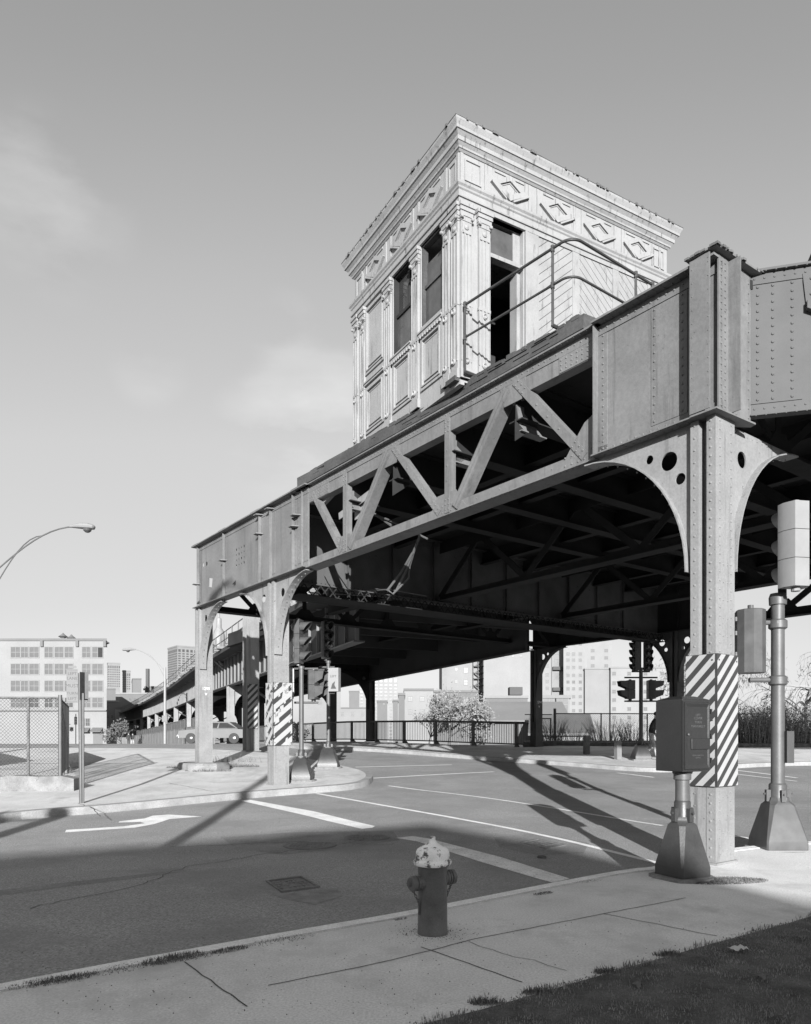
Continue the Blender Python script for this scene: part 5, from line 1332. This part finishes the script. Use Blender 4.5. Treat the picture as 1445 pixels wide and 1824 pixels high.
# corrugated wall and tall board fence below the viaduct
def wallfence(name, label, pts, h, m, cat):
    o = Vector((pts[0][0], pts[0][1], 0)); t = thing(name, label, cat, o); d_ = densify(pts, 1.2); mb = MB(); cp = MB()
    for i, (a, b) in enumerate(zip(d_, d_[1:])):
        A, B = Vector((a[0],a[1],rz(a[1])-.4))-o, Vector((b[0],b[1],rz(b[1])-.4))-o; dd = (B-A); dd.z = 0; dd.normalize(); nn = Vector((dd.y,-dd.x,0)); j = random.uniform(-.05,.05) if 'tall' in label else 0; w_ = .04 if i % 2 else .06
        HV = Vector((0,0,h+.4+j)); mb.box8([A+nn*w_,B+nn*w_,B-nn*w_,A-nn*w_,A+nn*w_+HV,B+nn*w_+HV,B-nn*w_+HV,A-nn*w_+HV])
        cp.box8([A+HV+nn*.09,B+HV+nn*.09,B+HV-nn*.09,A+HV-nn*.09,A+HV+nn*.09+Vector((0,0,.06)),B+HV+nn*.09+Vector((0,0,.06)),B+HV-nn*.09+Vector((0,0,.06)),A+HV-nn*.09+Vector((0,0,.06))])
    mb.build('boards', m, t); cp.build('cap', m, t); return t
wallfence('board_fence', 'pale panelled fence along the street below the far viaduct', [(-15,58),(-20.2,70),(-29,88),(-41,112)], 1.75, fencewood, 'fence')
wallfence('board_fence', 'tall darker board fence close under the far viaduct', [(-17.5,66),(-24.5,80),(-34,101),(-48,130),(-80,190)], 2.7, dark_post, 'fence')
wallfence('board_fence', 'low pale fence in front of the factory', [(-48,112),(-42,116),(-36,112)], 1.5, fencewood, 'fence')
# ================================================================== BUILDINGS
def X(u, y): return (u-CX)/F0*y
def Zv(v, y): return EYE+(HY-v)/F0*y
def building(name, label, u0, u1, vt, y, dep, m, wins=(), cat='building', roofm=None, extras=(), wm=None, group=None, zb=None, skew=0.0, depth_win=.12):
    """block whose street face stands at distance y; wins = (u0,u1,v0,v1[,mat])"""
    x0, x1 = X(u0,y), X(u1,y); zt = Zv(vt,y); zb = rz(y)-1 if zb is None else zb
    t = thing(name, label, cat, ((x0+x1)/2, y, zb), skew, group); hx = (x1-x0)/2; O = Vector(((x0+x1)/2, y, zb))
    sh = (x1 if x1 < 0 else (x0 if x0 > 0 else 0))/y*1.08*dep
    def blk(a, b, c, d, z0, z1): return MB().rings([[Vector((a,c,z)),Vector((b,c,z)),Vector((b+sh,d,z)),Vector((a+sh,d,z))] for z in (z0,z1)])
    blk(-hx, hx, 0, dep, 0, zt-zb).build('wall', m, t)
    blk(-hx-.1, hx+.1, -.15, dep+.1, zt-zb-.05, zt-zb+.3).build('parapet', roofm or bld['mid'], t)
    cache = {}
    for k, w_ in enumerate(wins):
        a, b, c, d = X(w_[0],y)-O.x, X(w_[1],y)-O.x, Zv(w_[3],y)-zb, Zv(w_[2],y)-zb; mm = w_[4] if len(w_) > 4 else (wm or farglass); key = (round(b-a,2), round(d-c,2), mm.name)
        if key not in cache:
            f = MB(); hw, hh = (b-a)/2, (d-c)/2; e = min(.12, hw*.2)
            f.box(-hw-e,hw+e,-.06,.0,-e,-.0+0); f.box(-hw-e,hw+e,-.06,.0,2*hh,2*hh+e); f.box(-hw-e,-hw,-.05,.0,0,2*hh); f.box(hw,hw+e,-.05,.0,0,2*hh); f.box(-e*.3,e*.3,-.04,-.015,0,2*hh); f.box(-hw,hw,-.04,-.015,hh-e*.3,hh+e*.3)
            fo = f.build('window', bld['pale'] if mm is not farglass2 else bld['white'], t); po = MB().box(-hw,hw,-.014,-.006,0,2*hh).build('pane', mm, fo); cache[key] = (fo, po)
        else:
            fo = cache[key][0].copy(); COL.objects.link(fo); fo.parent = t; po = cache[key][1].copy(); COL.objects.link(po); po.parent = fo
        fo.location = ((a+b)/2, 0, c)
    return t, O, (lambda u: X(u,y)-O.x), (lambda v: Zv(v,y)-zb)
cu = [(20,36),(38,50),(53,69),(80,94),(98,113),(116,130),(147,161),(165,183)]
W_ = []
for i, (v0, v1) in enumerate(((1153,1171),(1183,1201),(1213,1231),(1243,1260))):
    for a, b in cu: W_.append((a, b, v0, v1, farglass2 if i == 3 and a in (116,53,80) else farglass))
for a, b in ((115,122),(144,151),(153,160)): W_.append((a, b, 1280, 1293, farglass2))
ft, fO, fx, fz = building('factory_building', 'five storey pale factory block with a grid of large windows at the left', -60, 190, 1141, 110, 30, bld['white'], W_, roofm=bld['mid'])
Fq = Fr((0,0,0),(1,0,0),(0,-1,0)); mb = MB()
for u in (75,138,187): mb.bx(Fq, fx(u-2), fx(u+3), fz(1152), fz(1141), .002, .3)
mb.bx(Fq, fx(-60), fx(190), fz(1267), fz(1265), .0, .25); mb.build('cornice_block', bld['mid'], ft)
for a, b in ((145,161),(165,184)):
    mb = MB(); mb.prism(Fr((fx(a),0,0),(0,-1,0),(-1,0,0)), [(0,fz(1296)),(1.0,fz(1303)),(1.0,fz(1304)),(0,fz(1304))], -(fx(b)-fx(a)), 0); mb.build('awning', bld['mid'], ft)
mb = MB(); mb.bx(Fq, fx(166), fx(183), fz(1325), fz(1307), .002, .03); mb.build('door', bld['mid'], ft); MB().bx(Fq, fx(146), fx(151), fz(1325), fz(1310), .002, .03).build('door', bld['mid'], ft)
MB().bx(Fq, fx(175), fx(183), fz(1171), fz(1154), .062, .07).build('open_sash', inter, ft)
mb = MB(); mb.rings([[Vector((fx(50),8,fz(1141))),Vector((fx(106),8,fz(1141))),Vector((fx(106),14,fz(1141))),Vector((fx(50),14,fz(1141)))],[Vector((fx(52),8,fz(1133))),Vector((fx(104),8,fz(1134))),Vector((fx(104),14,fz(1134))),Vector((fx(52),14,fz(1133)))],[Vector((fx(62),9,fz(1128))),Vector((fx(90),9,fz(1131))),Vector((fx(90),13,fz(1131))),Vector((fx(62),13,fz(1128)))]])
for u, v in ((68,1127),(84,1130),(148,1139)): mb.lathe([(.35,0),(.35,.5),(.75,.7),(.2,1.1),(.1,1.3)], Vector((fx(u),8,fz(v)-.2)), 8)
mb.build('penthouse', bld['mid'], ft)
# office tower with two visible faces
def tower(name, label, uc, vt, y, wl_, wr_, rows, cl, cr, fh, m, ang=.64, group=None, gm=farglass2):
    t = thing(name, label, 'tower', (X(uc,y), y, -5), ang, group); H = Zv(vt,y)+5
    MB().box(0, wr_, 0, wl_, 0, H).build('wall', m, t); MB().box(-.3, wr_+.3, -.3, wl_+.3, H, H+1.2).build('parapet', bld['pale'], t)
    n = 0; rest = MB()
    for F_, W, c_ in ((Fr((0,0,0),(1,0,0),(0,-1,0)), wr_, cr), (Fr((0,0,0),(0,1,0),(-1,0,0)), wl_, cl)):
        for r in range(rows):
            for k in range(c_):
                st = W/c_; z1 = H-3.0-r*fh; hgt = fh*.5 if r else fh*1.1
                if r == 0: z1 += 1.2
                if n < 100: MB().bx(F_, k*st+st*.22, k*st+st*.8, z1-hgt, z1, .01, .15).build('window', gm, t)
                else: rest.bx(F_, k*st+st*.22, k*st+st*.8, z1-hgt, z1, .01, .15)
                n += 1
    if rest.v: tag(rest.build('window', gm, t), kind='stuff')
tower('office_tower', 'large office tower with rows of small windows behind the far viaduct', 316, 1152, 600, 23, 30, 20, 11, 9, 1.95, bld['pale'])
tower('office_tower', 'slim distant tower with a fine window grid right of the factory', 192, 1182, 700, 8, 11, 9, 2, 6, 2.2, bld['pale'], .44, 'distant slim towers')
tower('office_tower', 'slimmer distant tower between the gridded tower and the chimney', 219, 1196, 720, 6, 7, 7, 2, 4, 2.2, bld['pale'], .44, 'distant slim towers')
def grid(us, vs, w, h, mm=None): return [(u-w/2, u+w/2, v-h/2, v+h/2)+((mm,) if mm else ()) for u in us for v in vs]
building('brick_block', 'windowless dark block rising above the low roofs at the left', 236, 252, 1210, 210, 14, bld['mid'], roofm=bld['mid'])
building('brick_block', 'long low grey building with small windows behind the slender lamp', 190, 300, 1236, 190, 12, bld['mid'], grid((214,232,240,255,273), (1246,), 4, 4), roofm=bld['white'])
building('brick_block', 'flat brick building with a chimney beneath the office tower', 258, 300, 1224, 230, 15, bld['brick'], grid((257,), (1228,), 3, 3, farglass2), roofm=bld['mid'])
MB().box(-.45,.45,-.45,.45,0,10).build('chimney', bld['dark'], None, (X(263,225), 225, Zv(1250,225))); tag(bpy.data.objects['chimney'], 'dark square chimney left of the office tower', 'chimney')
building('brick_block', 'small brick house with white window trim behind the leafy tree', 186, 212, 1250, 165, 10, bld['brick'], grid((193,), (1258,), 3, 5)+grid((192,200,207), (1277,), 4, 6, farglass2), roofm=bld['pale'])
building('brick_block', 'stepped low brick building right of the factory', 188, 206, 1228, 175, 10, bld['brick'], roofm=bld['mid'])
building('brick_block', 'pale low building with dormers in the row right of the leafy tree', 205, 300, 1262, 160, 10, bld['pale'], grid((215,232,249,268), (1272,), 4, 6), roofm=bld['brick'])
# seen under the bridge
building('apartment_block', 'pale building with a banded front seen left of the island signal', 540, 607, 1204, 115, 15, bld['pale'], grid((570,590), (1225,1250), 7, 9), roofm=bld['white'])
tower('office_tower', 'gridded office tower framed by the arch of the farthest column', 640, 1203, 420, 6, 22, 18, 3, 8, 2.0, bld['white'], .05, None, farglass)
building('apartment_block', 'narrow grey block before the tower in the farthest arch', 622, 640, 1232, 260, 12, bld['mid'], roofm=bld['mid'])
building('brick_block', 'low pale row behind the railing left of the farthest column', 600, 668, 1262, 200, 12, bld['pale'], grid((610,628,646), (1272,), 5, 7), roofm=bld['mid'])
building('brick_house', 'brick house with a sunlit white end wall left of the half-bare tree', 720, 772, 1230, 112, 10, bld['white'], grid((731,752), (1245,1268), 7, 8), roofm=bld['mid'])
building('brick_house', 'narrow dark block standing in for the shaded side of the house with the white end wall', 710, 721, 1238, 110, 10, bld['brick'], roofm=bld['mid'])  # darker colour stands for the neighbouring house's shaded side wall
building('brick_block', 'grey chimney-like block between two low houses left of the trees', 700, 709, 1249, 150, 8, bld['mid'], roofm=bld['mid'])
building('brick_block', 'low pale house at the left of the row behind the railing', 672, 690, 1250, 160, 8, bld['mid'], grid((684,), (1254,), 2, 3, farglass2), roofm=bld['mid'])
building('brick_house', 'brick house behind the broad half-bare tree', 772, 850, 1233, 118, 10, bld['brick'], grid((782,800,830), (1250,1272), 7, 8), roofm=bld['mid'])
at_, aO, ax_, az_ = building('apartment_block', 'white apartment block with a fire escape seen below the girder', 794, 861, 1158, 135, 20, bld['white'], grid((813,), (1192,1214), 4, 5, farglass2)+grid((830,), (1194,1216,), 6, 9)+grid((848,), (1169,), 8, 4, farglass2)+grid((833,), (1166,), 8, 3, farglass2), roofm=bld['mid'])
MB().bx(Fr((0,0,0),(1,0,0),(0,-1,0)), ax_(787), ax_(795), 0, az_(1152), -10, 1).build('stair_tower', bld['pale'], at_)
mb = MB(); Fq = Fr((0,0,0),(1,0,0),(0,-1,0))
for v in (1175,1188,1200,1210,1222,1234): mb.bx(Fq, ax_(842), ax_(861), az_(v), az_(v)+.12, .1, 1.0)
for a, b, c, d in ((845,1200,858,1188),(858,1210,845,1200),(845,1222,858,1210),(858,1234,845,1222),(845,1188,860,1175)): mb.bar(Fq, (ax_(a),az_(b)), (ax_(c),az_(d)), .18, .3, .8)
for u in (842.5,851,861): mb.bx(Fq, ax_(u)-.05, ax_(u)+.05, az_(1240), az_(1172), .9, 1.0)
mb.build('fire_escape', railm, at_)
building('apartment_block', 'tall blank white apartment wall with small top windows right of the fire escape', 862, 962, 1155, 128, 20, bld['white'], grid((872,886,900,914,928), (1168,), 5, 4), roofm=bld['pale'])
building('apartment_block', 'white apartment tower with two window columns left of the balconies', 950, 983, 1130, 163.4, 20, bld['white'], grid((963,975), (1170,1186,1202,1214,1226), 5, 5), roofm=bld['pale'])
bt_, bO, bx_, bz_ = building('apartment_block', 'recessed apartment bay with stacked dark balconies', 983, 1004, 1130, 163, 10, bld['pale'], grid((993,), (1160,1180,1205), 8, 10, farglass), roofm=bld['pale'])
for v in (1191,1228): 
    mb = MB(); mb.bx(Fq, bx_(984), bx_(1003), bz_(v+3), bz_(v-3), .02, .9); mb.build('balcony', bld['dark'], bt_)
building('apartment_block', 'tall white apartment tower with three window columns right of the balconies', 1004, 1042, 1130, 159, 20, bld['white'], [w_+((farglass2,) if (i*7) % 5 == 0 else ()) for i, w_ in enumerate(grid((1012,1022,1034), (1147,1165,1176,1189,1203,1215,1227,1241,1253,1266), 5, 5))], roofm=bld['pale'])
building('apartment_block', 'white apartment tower whose upper windows hide behind the hanging leaves', 1046, 1090, 1120, 185, 20, bld['white'], grid((1056,1080), (1159,1172,1186), 6, 5), roofm=bld['pale'])
building('apartment_block', 'plain grey windowless slab in the middle of the apartment group', 1042, 1088, 1192, 158, 14, bld['pale'], roofm=bld['pale'])
building('apartment_block', 'wide white apartment block with spaced windows behind the far signal', 1088, 1260, 1190, 157, 20, bld['white'], grid((1094,1121,1150,1180), (1200,1217,1232,1247,1263,1278,1293), 6, 6), roofm=bld['pale'])
def gable(name, label, ue, v0, v1, y0, y1, x_ext, m, rm, cat='shed'):
    """long shed, ridge running along x"""
    xa, xb = X(ue[0],y0), X(ue[1],y0); t = thing(name, label, cat, (xa,y0,-1)); zt, ze = Zv(v0,(y0+y1)/2)+1, Zv(v1,y0)+1
    yy = y1-y0; k_ = xa/y0*1.05; S_ = lambda v: Vector((v.x+k_*v.y, v.y, v.z)); MB().rings([[S_(Vector(q+(z,))) for q in ((0.0,0.0),(xb-xa,0.0),(xb-xa,yy),(0.0,yy))] for z in (0.0,ze)]).build('wall', m, t)
    mb = MB(); mb.rings([[S_(q) for q in (Vector((x,-.4,ze)),Vector((x,yy/2,zt)),Vector((x,yy+.4,ze)),Vector((x,yy+.4,ze-.2)),Vector((x,yy/2,zt-.25)),Vector((x,-.4,ze-.2)))] for x in (-.4,xb-xa+.4)]); mb.build('roof', rm, t)
    mb = MB(); mb.rings([[S_(q) for q in (Vector((x,0,ze)),Vector((x,yy/2,zt-.2)),Vector((x,yy,ze)))] for x in (0.0,.1)]); mb.build('gable', m, t); return t
gable('shed', 'long warehouse with a plain pale roof and a gable behind the railing', (842,1010), 1250, 1284, 66, 80, 0, bld['mid'], bld['pale'])
gable('shed', 'low hipped shed roof right of the far column behind the fence', (950,1052), 1272, 1306, 58, 70, 0, bld['white'], bld['mid'])
building('monitor_house', 'roof lantern house with two banks of tall windows above the shed', 958, 1015, 1243, 82, 6, bld['pale'], [(968,989,1242.5,1268,farglass),(991,1011,1242.5,1268,farglass)], roofm=bld['pale'])
building('brick_block', 'brick parapet building with a tank on its roof behind the warehouse', 865, 940, 1243, 100, 8, bld['brick'], roofm=bld['pale'])
MB().box(-.9,.9,-.9,.9,0,1.1).build('roof_tank', bld['dark'], None, (X(918,104), 104, Zv(1243,104)+.36)); tag(bpy.data.objects['roof_tank'], 'dark box tank on the roof behind the warehouse', 'tank')
building('apartment_block', 'pale low building seen right of the nearest column', 1290, 1362, 1276, 90, 10, bld['pale'], grid((1330,1345), (1283,), 5, 5), roofm=bld['white'])
# trailer
TL = thing('box_trailer', 'pale box trailer parked behind the shrubs at the right', 'trailer', (X(1365,60), 60, rz(60)), -.45)
MB().box(0,8,0,2.4,1.3,Zv(1222,60)-rz(60)).build('box', sigwhite, TL); TW = MB().lathe([(.45,0),(.45,.28)], Vector((.9,-.02,.45)), 16, axis=(0,1,0)).build('wheel', tyre, TL)
MB().box(.1,5.9,.3,2.1,.75,1.14).build('chassis', black, TL)
# ================================================================== CARS
def car(label, p, rot, m, wagon=False, Lc=4.6):
    t = thing('parked_car' if wagon else 'car', label, 'car', p, rot); F_ = Fr((0,0,0),(1,0,0),(0,-1,0)); W = .86
    lo = [(-2.25,.35),(2.2,.35),(2.27,.55),(2.2,.82),(1.1,.93),(-1.45,.93),(-2.2,.88),(-2.3,.6)]
    up = [(-2.15,.88),(-1.95,1.4),(.35,1.42),(1.15,.93)] if wagon else [(-1.6,.93),(-1.0,1.36),(.3,1.38),(1.1,.93)]
    mb = MB()
    mb.rings([[Vector((x,-W*.96,z)) for x, z in lo],[Vector((x,-W,(z-.6)*.96+.6)) for x, z in lo],[Vector((x,W,(z-.6)*.96+.6)) for x, z in lo],[Vector((x,W*.96,z)) for x, z in lo]][::-1])
    r = [Vector((x,y,z)) for y in (-W*.94,) for x, z in ()]
    roof = [[Vector((up[0][0],-W*.93,up[0][1])),Vector((up[3][0],-W*.93,up[3][1])),Vector((up[3][0],W*.93,up[3][1])),Vector((up[0][0],W*.93,up[0][1]))],[Vector((up[1][0],-W*.74,up[1][1])),Vector((up[2][0],-W*.74,up[2][1])),Vector((up[2][0],W*.74,up[2][1])),Vector((up[1][0],W*.74,up[1][1]))]]
    mb.rings(roof); b = mb.build('body', m, t); bv = b.modifiers.new('b','BEVEL'); bv.width = .05; bv.segments = 3
    for sg in (-1,1):
        mb = MB()
        def side(x, k): return Vector((x, sg*(W*.945-(W*.2)*k), .93+(up[1][1]-.93)*k))
        a0, a1, b0, b1 = up[0][0]+.12, up[1][0]+.12, up[3][0]-.12, up[2][0]-.08
        for s0, s1 in ((0,.46),(.5,1)):
            q = [side(a0+(b0-a0)*s0,.1), side(a0+(b0-a0)*s1,.1), side(a1+(b1-a1)*s1,.86), side(a1+(b1-a1)*s0,.86)]
            mb.add(q+[p_+Vector((0,-sg*.02,0)) for p_ in q], [(0,1,2,3),(4,7,6,5),(0,4,5,1),(1,5,6,2),(2,6,7,3),(3,7,4,0)])
        mb.build('side_window', glass, t)
        for x in (-1.35,1.4):
            w_ = MB().lathe([(.2,-.02),(.32,-.02),(.33,.0),(.33,.17),(.31,.19),(.2,.19)], Vector((x,sg*.7-(0 if sg > 0 else .0),.33)), 20, axis=(0,sg,0)).build('wheel', tyre, t); MB().lathe([(.12,.17),(.1,.2),(.05,.21)], Vector((x,sg*.7,.33)), 14, axis=(0,sg,0)).build('hubcap', chrome, w_)
    for x, nm, mm in ((2.24,'headlight',chrome),(-2.27,'tail_light',lensm)):
        for sg in (-1,1): MB().box(x-.03,x+.03,sg*.6-.15,sg*.6+.15,.6,.74).build(nm, mm, t)
    for x in (2.3,-2.33): MB().box(x-.05,x+.05,-.84,.84,.42,.54).build('bumper', chrome, t)
    return t
y = 47; car('pale saloon car driving past behind the end column', (X(387,y), y, rz(y)+.02), pi*1.0-.08, carp)
y = 150; car('white estate car half hidden beyond the crest of the street', (X(203,y), y, -.15), 0.05, carw, True)
# ================================================================== PEOPLE
def person(label, p, rot, H=1.72, top=cloth_d, bot=cloth_d, stride=.25, lean=.0, bag=False):
    t = bpy.data.objects.new('person', bpy.data.meshes.new('person')); COL.objects.link(t); k = H/1.75
    J = dict(pelvis=(0,0,.95),spine=(0,-.02-lean*.3,1.18),chest=(0,-.03-lean,1.38),neck=(0,-.02-lean*1.2,1.50),head=(0,-.04-lean*1.3,1.58),crown=(0,-.04-lean*1.4,1.68),
      hl=(-.09,0,.92),kl=(-.10,-stride*.5-.03,.5),al=(-.10,-stride,.09),tl=(-.10,-stride-.15,.03),hr=(.09,0,.92),kr=(.10,stride*.3-.04,.5),ar=(.10,stride,.10),tr=(.10,stride-.14,.03),
      sl=(-.17,-.02-lean,1.40),el=(-.23,.05-lean,1.14),wl=(-.24,-.08-lean,.92),fl=(-.24,-.11-lean,.82),sr=(.17,-.02-lean,1.40),er=(.23,-.06-lean,1.14),wr=(.24,-.16-lean,.93),fr=(.24,-.2-lean,.84))
    R = dict(pelvis=.145,spine=.13,chest=.15,neck=.055,head=.09,crown=.075,hl=.1,kl=.065,al=.045,tl=.035,hr=.1,kr=.065,ar=.045,tr=.035,sl=.07,el=.05,wl=.036,fl=.025,sr=.07,er=.05,wr=.036,fr=.025)
    E = 'pelvis-spine spine-chest chest-neck neck-head head-crown pelvis-hl hl-kl kl-al al-tl pelvis-hr hr-kr kr-ar ar-tr chest-sl sl-el el-wl wl-fl chest-sr sr-er er-wr wr-fr'.split()
    ks = list(J); me = t.data; me.from_pydata([tuple(c*k for c in J[q]) for q in ks], [tuple(ks.index(a) for a in e.split('-')) for e in E], [])
    sk = t.modifiers.new('skin','SKIN')
    for i, q in enumerate(ks): me.skin_vertices[0].data[i].radius = (R[q]*k*(1.15 if q in ('chest','pelvis','spine') else 1), R[q]*k)
    me.skin_vertices[0].data[0].use_root = True; t.modifiers.new('s','SUBSURF').levels = 1; t.modifiers['s'].render_levels = 2
    dg = bpy.context.evaluated_depsgraph_get(); dg.update(); m2 = bpy.data.meshes.new_from_object(t.evaluated_get(dg)); t.modifiers.clear(); t.data = m2
    m2.materials.clear(); [m2.materials.append(q) for q in (top, bot, skin)]
    for f in m2.polygons:
        z = f.center.z/k; f.use_smooth = True; f.material_index = 2 if (z > 1.49 or (z < .9 and abs(f.center.x)/k > .2)) else (0 if z > .93 else 1)
    t.location = p; t.rotation_euler = (0,0,rot); tag(t, label, 'person')
    hc = Vector((0,-.04-lean*1.4,1.66))*k; MB().lathe([(.04,-.07),(.098,-.03),(.104,.02),(.08,.075),(.03,.1)], hc+Vector((0,.015,0)), 12).build('hair', cloth_d, t)
    fc = Vector((0,-.04-lean*1.3-.085,1.60))*k; mb = MB(); mb.lathe([(.012,0),(.004,.025)], fc, 6, axis=(0,-1,0)); mb.build('nose', skin, t)
    if bag: MB().lathe([(.12,.0),(.17,.12),(.15,.3),(.05,.36)], Vector((-.27,-.05,.50)), 10).build('x', cloth_p, None); 
    if bag: o = bpy.data.objects['x']; o.name = 'bag'; o.location = p; o.rotation_euler = (0,0,rot); tag(o, 'pale bag carried by the person behind the control box', 'bag')
    return t
q = gp(1160,1353,.13); person('person in a dark jacket and pale trousers walking behind the control box', (q.x, q.y, q.z), radians(60), 1.75, cloth_d, cloth_p, .22, .12)
y = 92; person('person in dark clothes standing at the street crest left of the pale fence', (X(229,y), y, rz(y)), radians(30), 1.78, cloth_d, cloth_d)
person('second person in a dark coat close beside the one at the crest', (X(234,y), y+.5, rz(y)), radians(-20), 1.72, cloth_d, cloth_p)
# small far furniture by the factory
p = gz(135,90,-.2); t = thing('traffic_signal', 'tiny distant traffic signal in front of the factory', 'traffic signal', p); MB().tube([(0,0,0),(0,0,4.2)], .06, 6).build('pole', black, t); head(t, (0,0,2.9), .6, 3, .32, .3, .2, black, .2); head(t, (-.5,0,2.1), .6, 1, .5, .4, .2, black, .2)
p = gz(118,92,-.2); t = thing('utility_pole', 'short leaning pole with a crossbar in front of the factory', 'pole', p); MB().tube([(0,0,0),(-.15,0,3.2)], .07, 6).build('pole', barkd, t); MB().box(-.8,.5,-.05,.05,2.95,3.05).build('crossbar', barkd, t)
# ================================================================== BEHIND THE VIEWER: what throws the shade
e_s = radians(13.8); TE = math.tan(e_s)
AZ = -.03
yb = -22.0
def shz(x, y): return rz(y)+(y-yb)*TE*1.0
prof = []
for u, v in ((46,1521),(400,1496),(560,1480),(700,1473),(755,1468),(900,1492),(1010,1512),(1160,1550)):
    p = gp(u, v, 0 if u < 1100 else .0); L = p.y-yb; prof.append((p.x-AZ*L, rz(p.y)+L*TE))
p = gp(1400,1600,.12); L = p.y-yb; prof.append((p.x-AZ*L, p.z+L*TE))
prof = [(-40, prof[0][1]-4.5)]+prof+[(14, prof[-1][1]-2.6),(40, prof[-1][1]-6.0)]
bb = thing('brick_building', 'low gabled brick building standing behind the viewer', 'building', (0,yb,-.12)); Fq = Fr((0,0,0),(1,0,0),(0,1,0))
MB().prism(Fq, [(-40,0),(40,0)]+[(x,z+.12) for x, z in prof[::-1]], -14, 0).build('wall', bld['brick'], bb)
# street sign and signal off to the left whose shadows reach the road
t = thing('traffic_signal', 'traffic signal outside the left of the view on the near pavement', 'traffic signal', (-7.2,-1.2,-.1)); MB().tube([(0,0,0),(0,0,4.1)], .08, 10).build('pole', galv, t)
head(t, (0,0,2.9), 1.2, 3, .36, .34, .2, sigdark, .25); head(t, (.8,0,3.3), -.4, 3, .3, .3, .2, sigdark, .2); MB().tube([(-.1,0,3.9),(1.0,0,3.9)], .04, 8).build('arm', galv, t)
# ================================================================== LIGHT, SKY, CAMERA
w = bpy.data.worlds.new('World'); SC.world = w; w.use_nodes = True; nt = w.node_tree; N = nt.nodes; L = nt.links; bg = N['Background']
sky = N.new('ShaderNodeTexSky'); sky.sky_type = 'NISHITA'; sky.sun_disc = False; sky.sun_elevation = e_s; sky.altitude = 0; sky.air_density = 1.0; sky.dust_density = 1.4; sky.ozone_density = 1.0
sun_dir = Vector((-AZ, -1, 0)).normalized()     # towards the sun
sky.sun_rotation = atan2(sun_dir.x, sun_dir.y)
sp = N.new('ShaderNodeSeparateColor'); L.new(sky.outputs[0], sp.inputs[0])
def M_(op, a, b):
    r = N.new('ShaderNodeMath'); r.operation = op
    for i, q in enumerate((a, b)):
        if isinstance(q, (int, float)): r.inputs[i].default_value = q
        else: L.new(q, r.inputs[i])
    return r.outputs[0]
bw = M_('ADD', M_('ADD', M_('MULTIPLY', sp.outputs[0], .55), M_('MULTIPLY', sp.outputs[1], .4)), M_('MULTIPLY', sp.outputs[2], .05))
tc = N.new('ShaderNodeTexCoord'); mp = N.new('ShaderNodeMapping'); mp.inputs['Scale'].default_value = (1.6,1.6,4.2); mp.inputs['Location'].default_value = (2.3,.4,.2); L.new(tc.outputs['Generated'], mp.inputs[0])
cn = N.new('ShaderNodeTexNoise'); cn.inputs['Scale'].default_value = 3.0; cn.inputs['Detail'].default_value = 9; cn.inputs['Roughness'].default_value = .55; L.new(mp.outputs[0], cn.inputs['Vector'])
mr = N.new('ShaderNodeMapRange'); L.new(cn.outputs['Fac'], mr.inputs[0]); mr.inputs[1].default_value = .56; mr.inputs[2].default_value = .85; mr.inputs[3].default_value = 1.0; mr.inputs[1].default_value = .40; mr.inputs[2].default_value = .7; mr.inputs[3].default_value = 0.0; mr.inputs[4].default_value = 1.0
msk = None
for (u, v, rad, k) in ((560,740,.10,.75),(490,785,.09,.6),(620,760,.09,.7),(80,372,.10,.32),(60,330,.07,.25),(505,590,.05,.35),(265,660,.05,.2)):
    dd = Vector(((u-CX)/F0, 1, (HY-v)/F0)).normalized(); vd = N.new('ShaderNodeVectorMath'); vd.operation = 'DOT_PRODUCT'; L.new(tc.outputs['Generated'], vd.inputs[0]); vd.inputs[1].default_value = dd
    q = N.new('ShaderNodeMapRange'); q.interpolation_type = 'SMOOTHSTEP'; L.new(vd.outputs['Value'], q.inputs[0]); q.inputs[1].default_value = cos(rad); q.inputs[2].default_value = 1.0; q.inputs[3].default_value = 0; q.inputs[4].default_value = k
    msk = q.outputs[0] if msk is None else M_('ADD', msk, q.outputs[0])
val = M_('MULTIPLY', bw, M_('ADD', 1.0, M_('MULTIPLY', msk, mr.outputs[0])))
pw = M_('MULTIPLY', M_('POWER', M_('MULTIPLY', val, SKY_K), SKY_P), SKY_G)
rm = N.new('ShaderNodeValToRGB'); L.new(M_('MULTIPLY', pw, .303/4), rm.inputs[0]); el = rm.color_ramp.elements
for i, (a, b) in enumerate(((0,0),(.35,.35),(.385,.43),(.43,.52),(.533,.65),(.725,.74),(1.2,1.25),(4,4))):
    e_ = el[i] if i < 1 else (el[-1] if i == 7 else el.new(a/4)); e_.position = a/4; e_.color = (b/4,b/4,b/4,1)
pw = M_('MULTIPLY', rm.outputs[0], 4/.303)
cc = N.new('ShaderNodeCombineColor')
for i in range(3): L.new(pw, cc.inputs[i])
L.new(cc.outputs[0], bg.inputs[0]); bg.inputs[1].default_value = .1
sl = bpy.data.lights.new('sun', 'SUN'); sl.energy = SUN_S; sl.angle = radians(.53); sl.color = (1,1,1)
so = bpy.data.objects.new('sun', sl); COL.objects.link(so)
dv = -(sun_dir*cos(e_s)+Vector((0,0,sin(e_s)))); so.rotation_euler = dv.to_track_quat('-Z','Y').to_euler(); so.location = (0,-30,30)
cam = bpy.data.cameras.new('camera'); co = bpy.data.objects.new('camera', cam); COL.objects.link(co); SC.camera = co
co.location = (0,0,EYE); co.rotation_euler = (pi/2,0,0); cam.sensor_fit = 'HORIZONTAL'; cam.sensor_width = 36; cam.lens = 36*F0/1445
cam.shift_x = 0.0; cam.shift_y = (HY-912)/1445; cam.clip_start = .1; cam.clip_end = 5000
SC.view_settings.view_transform = 'Standard'; SC.view_settings.look = 'None'; SC.view_settings.exposure = EXPO; SC.view_settings.gamma = 1
SC.render.film_transparent = False
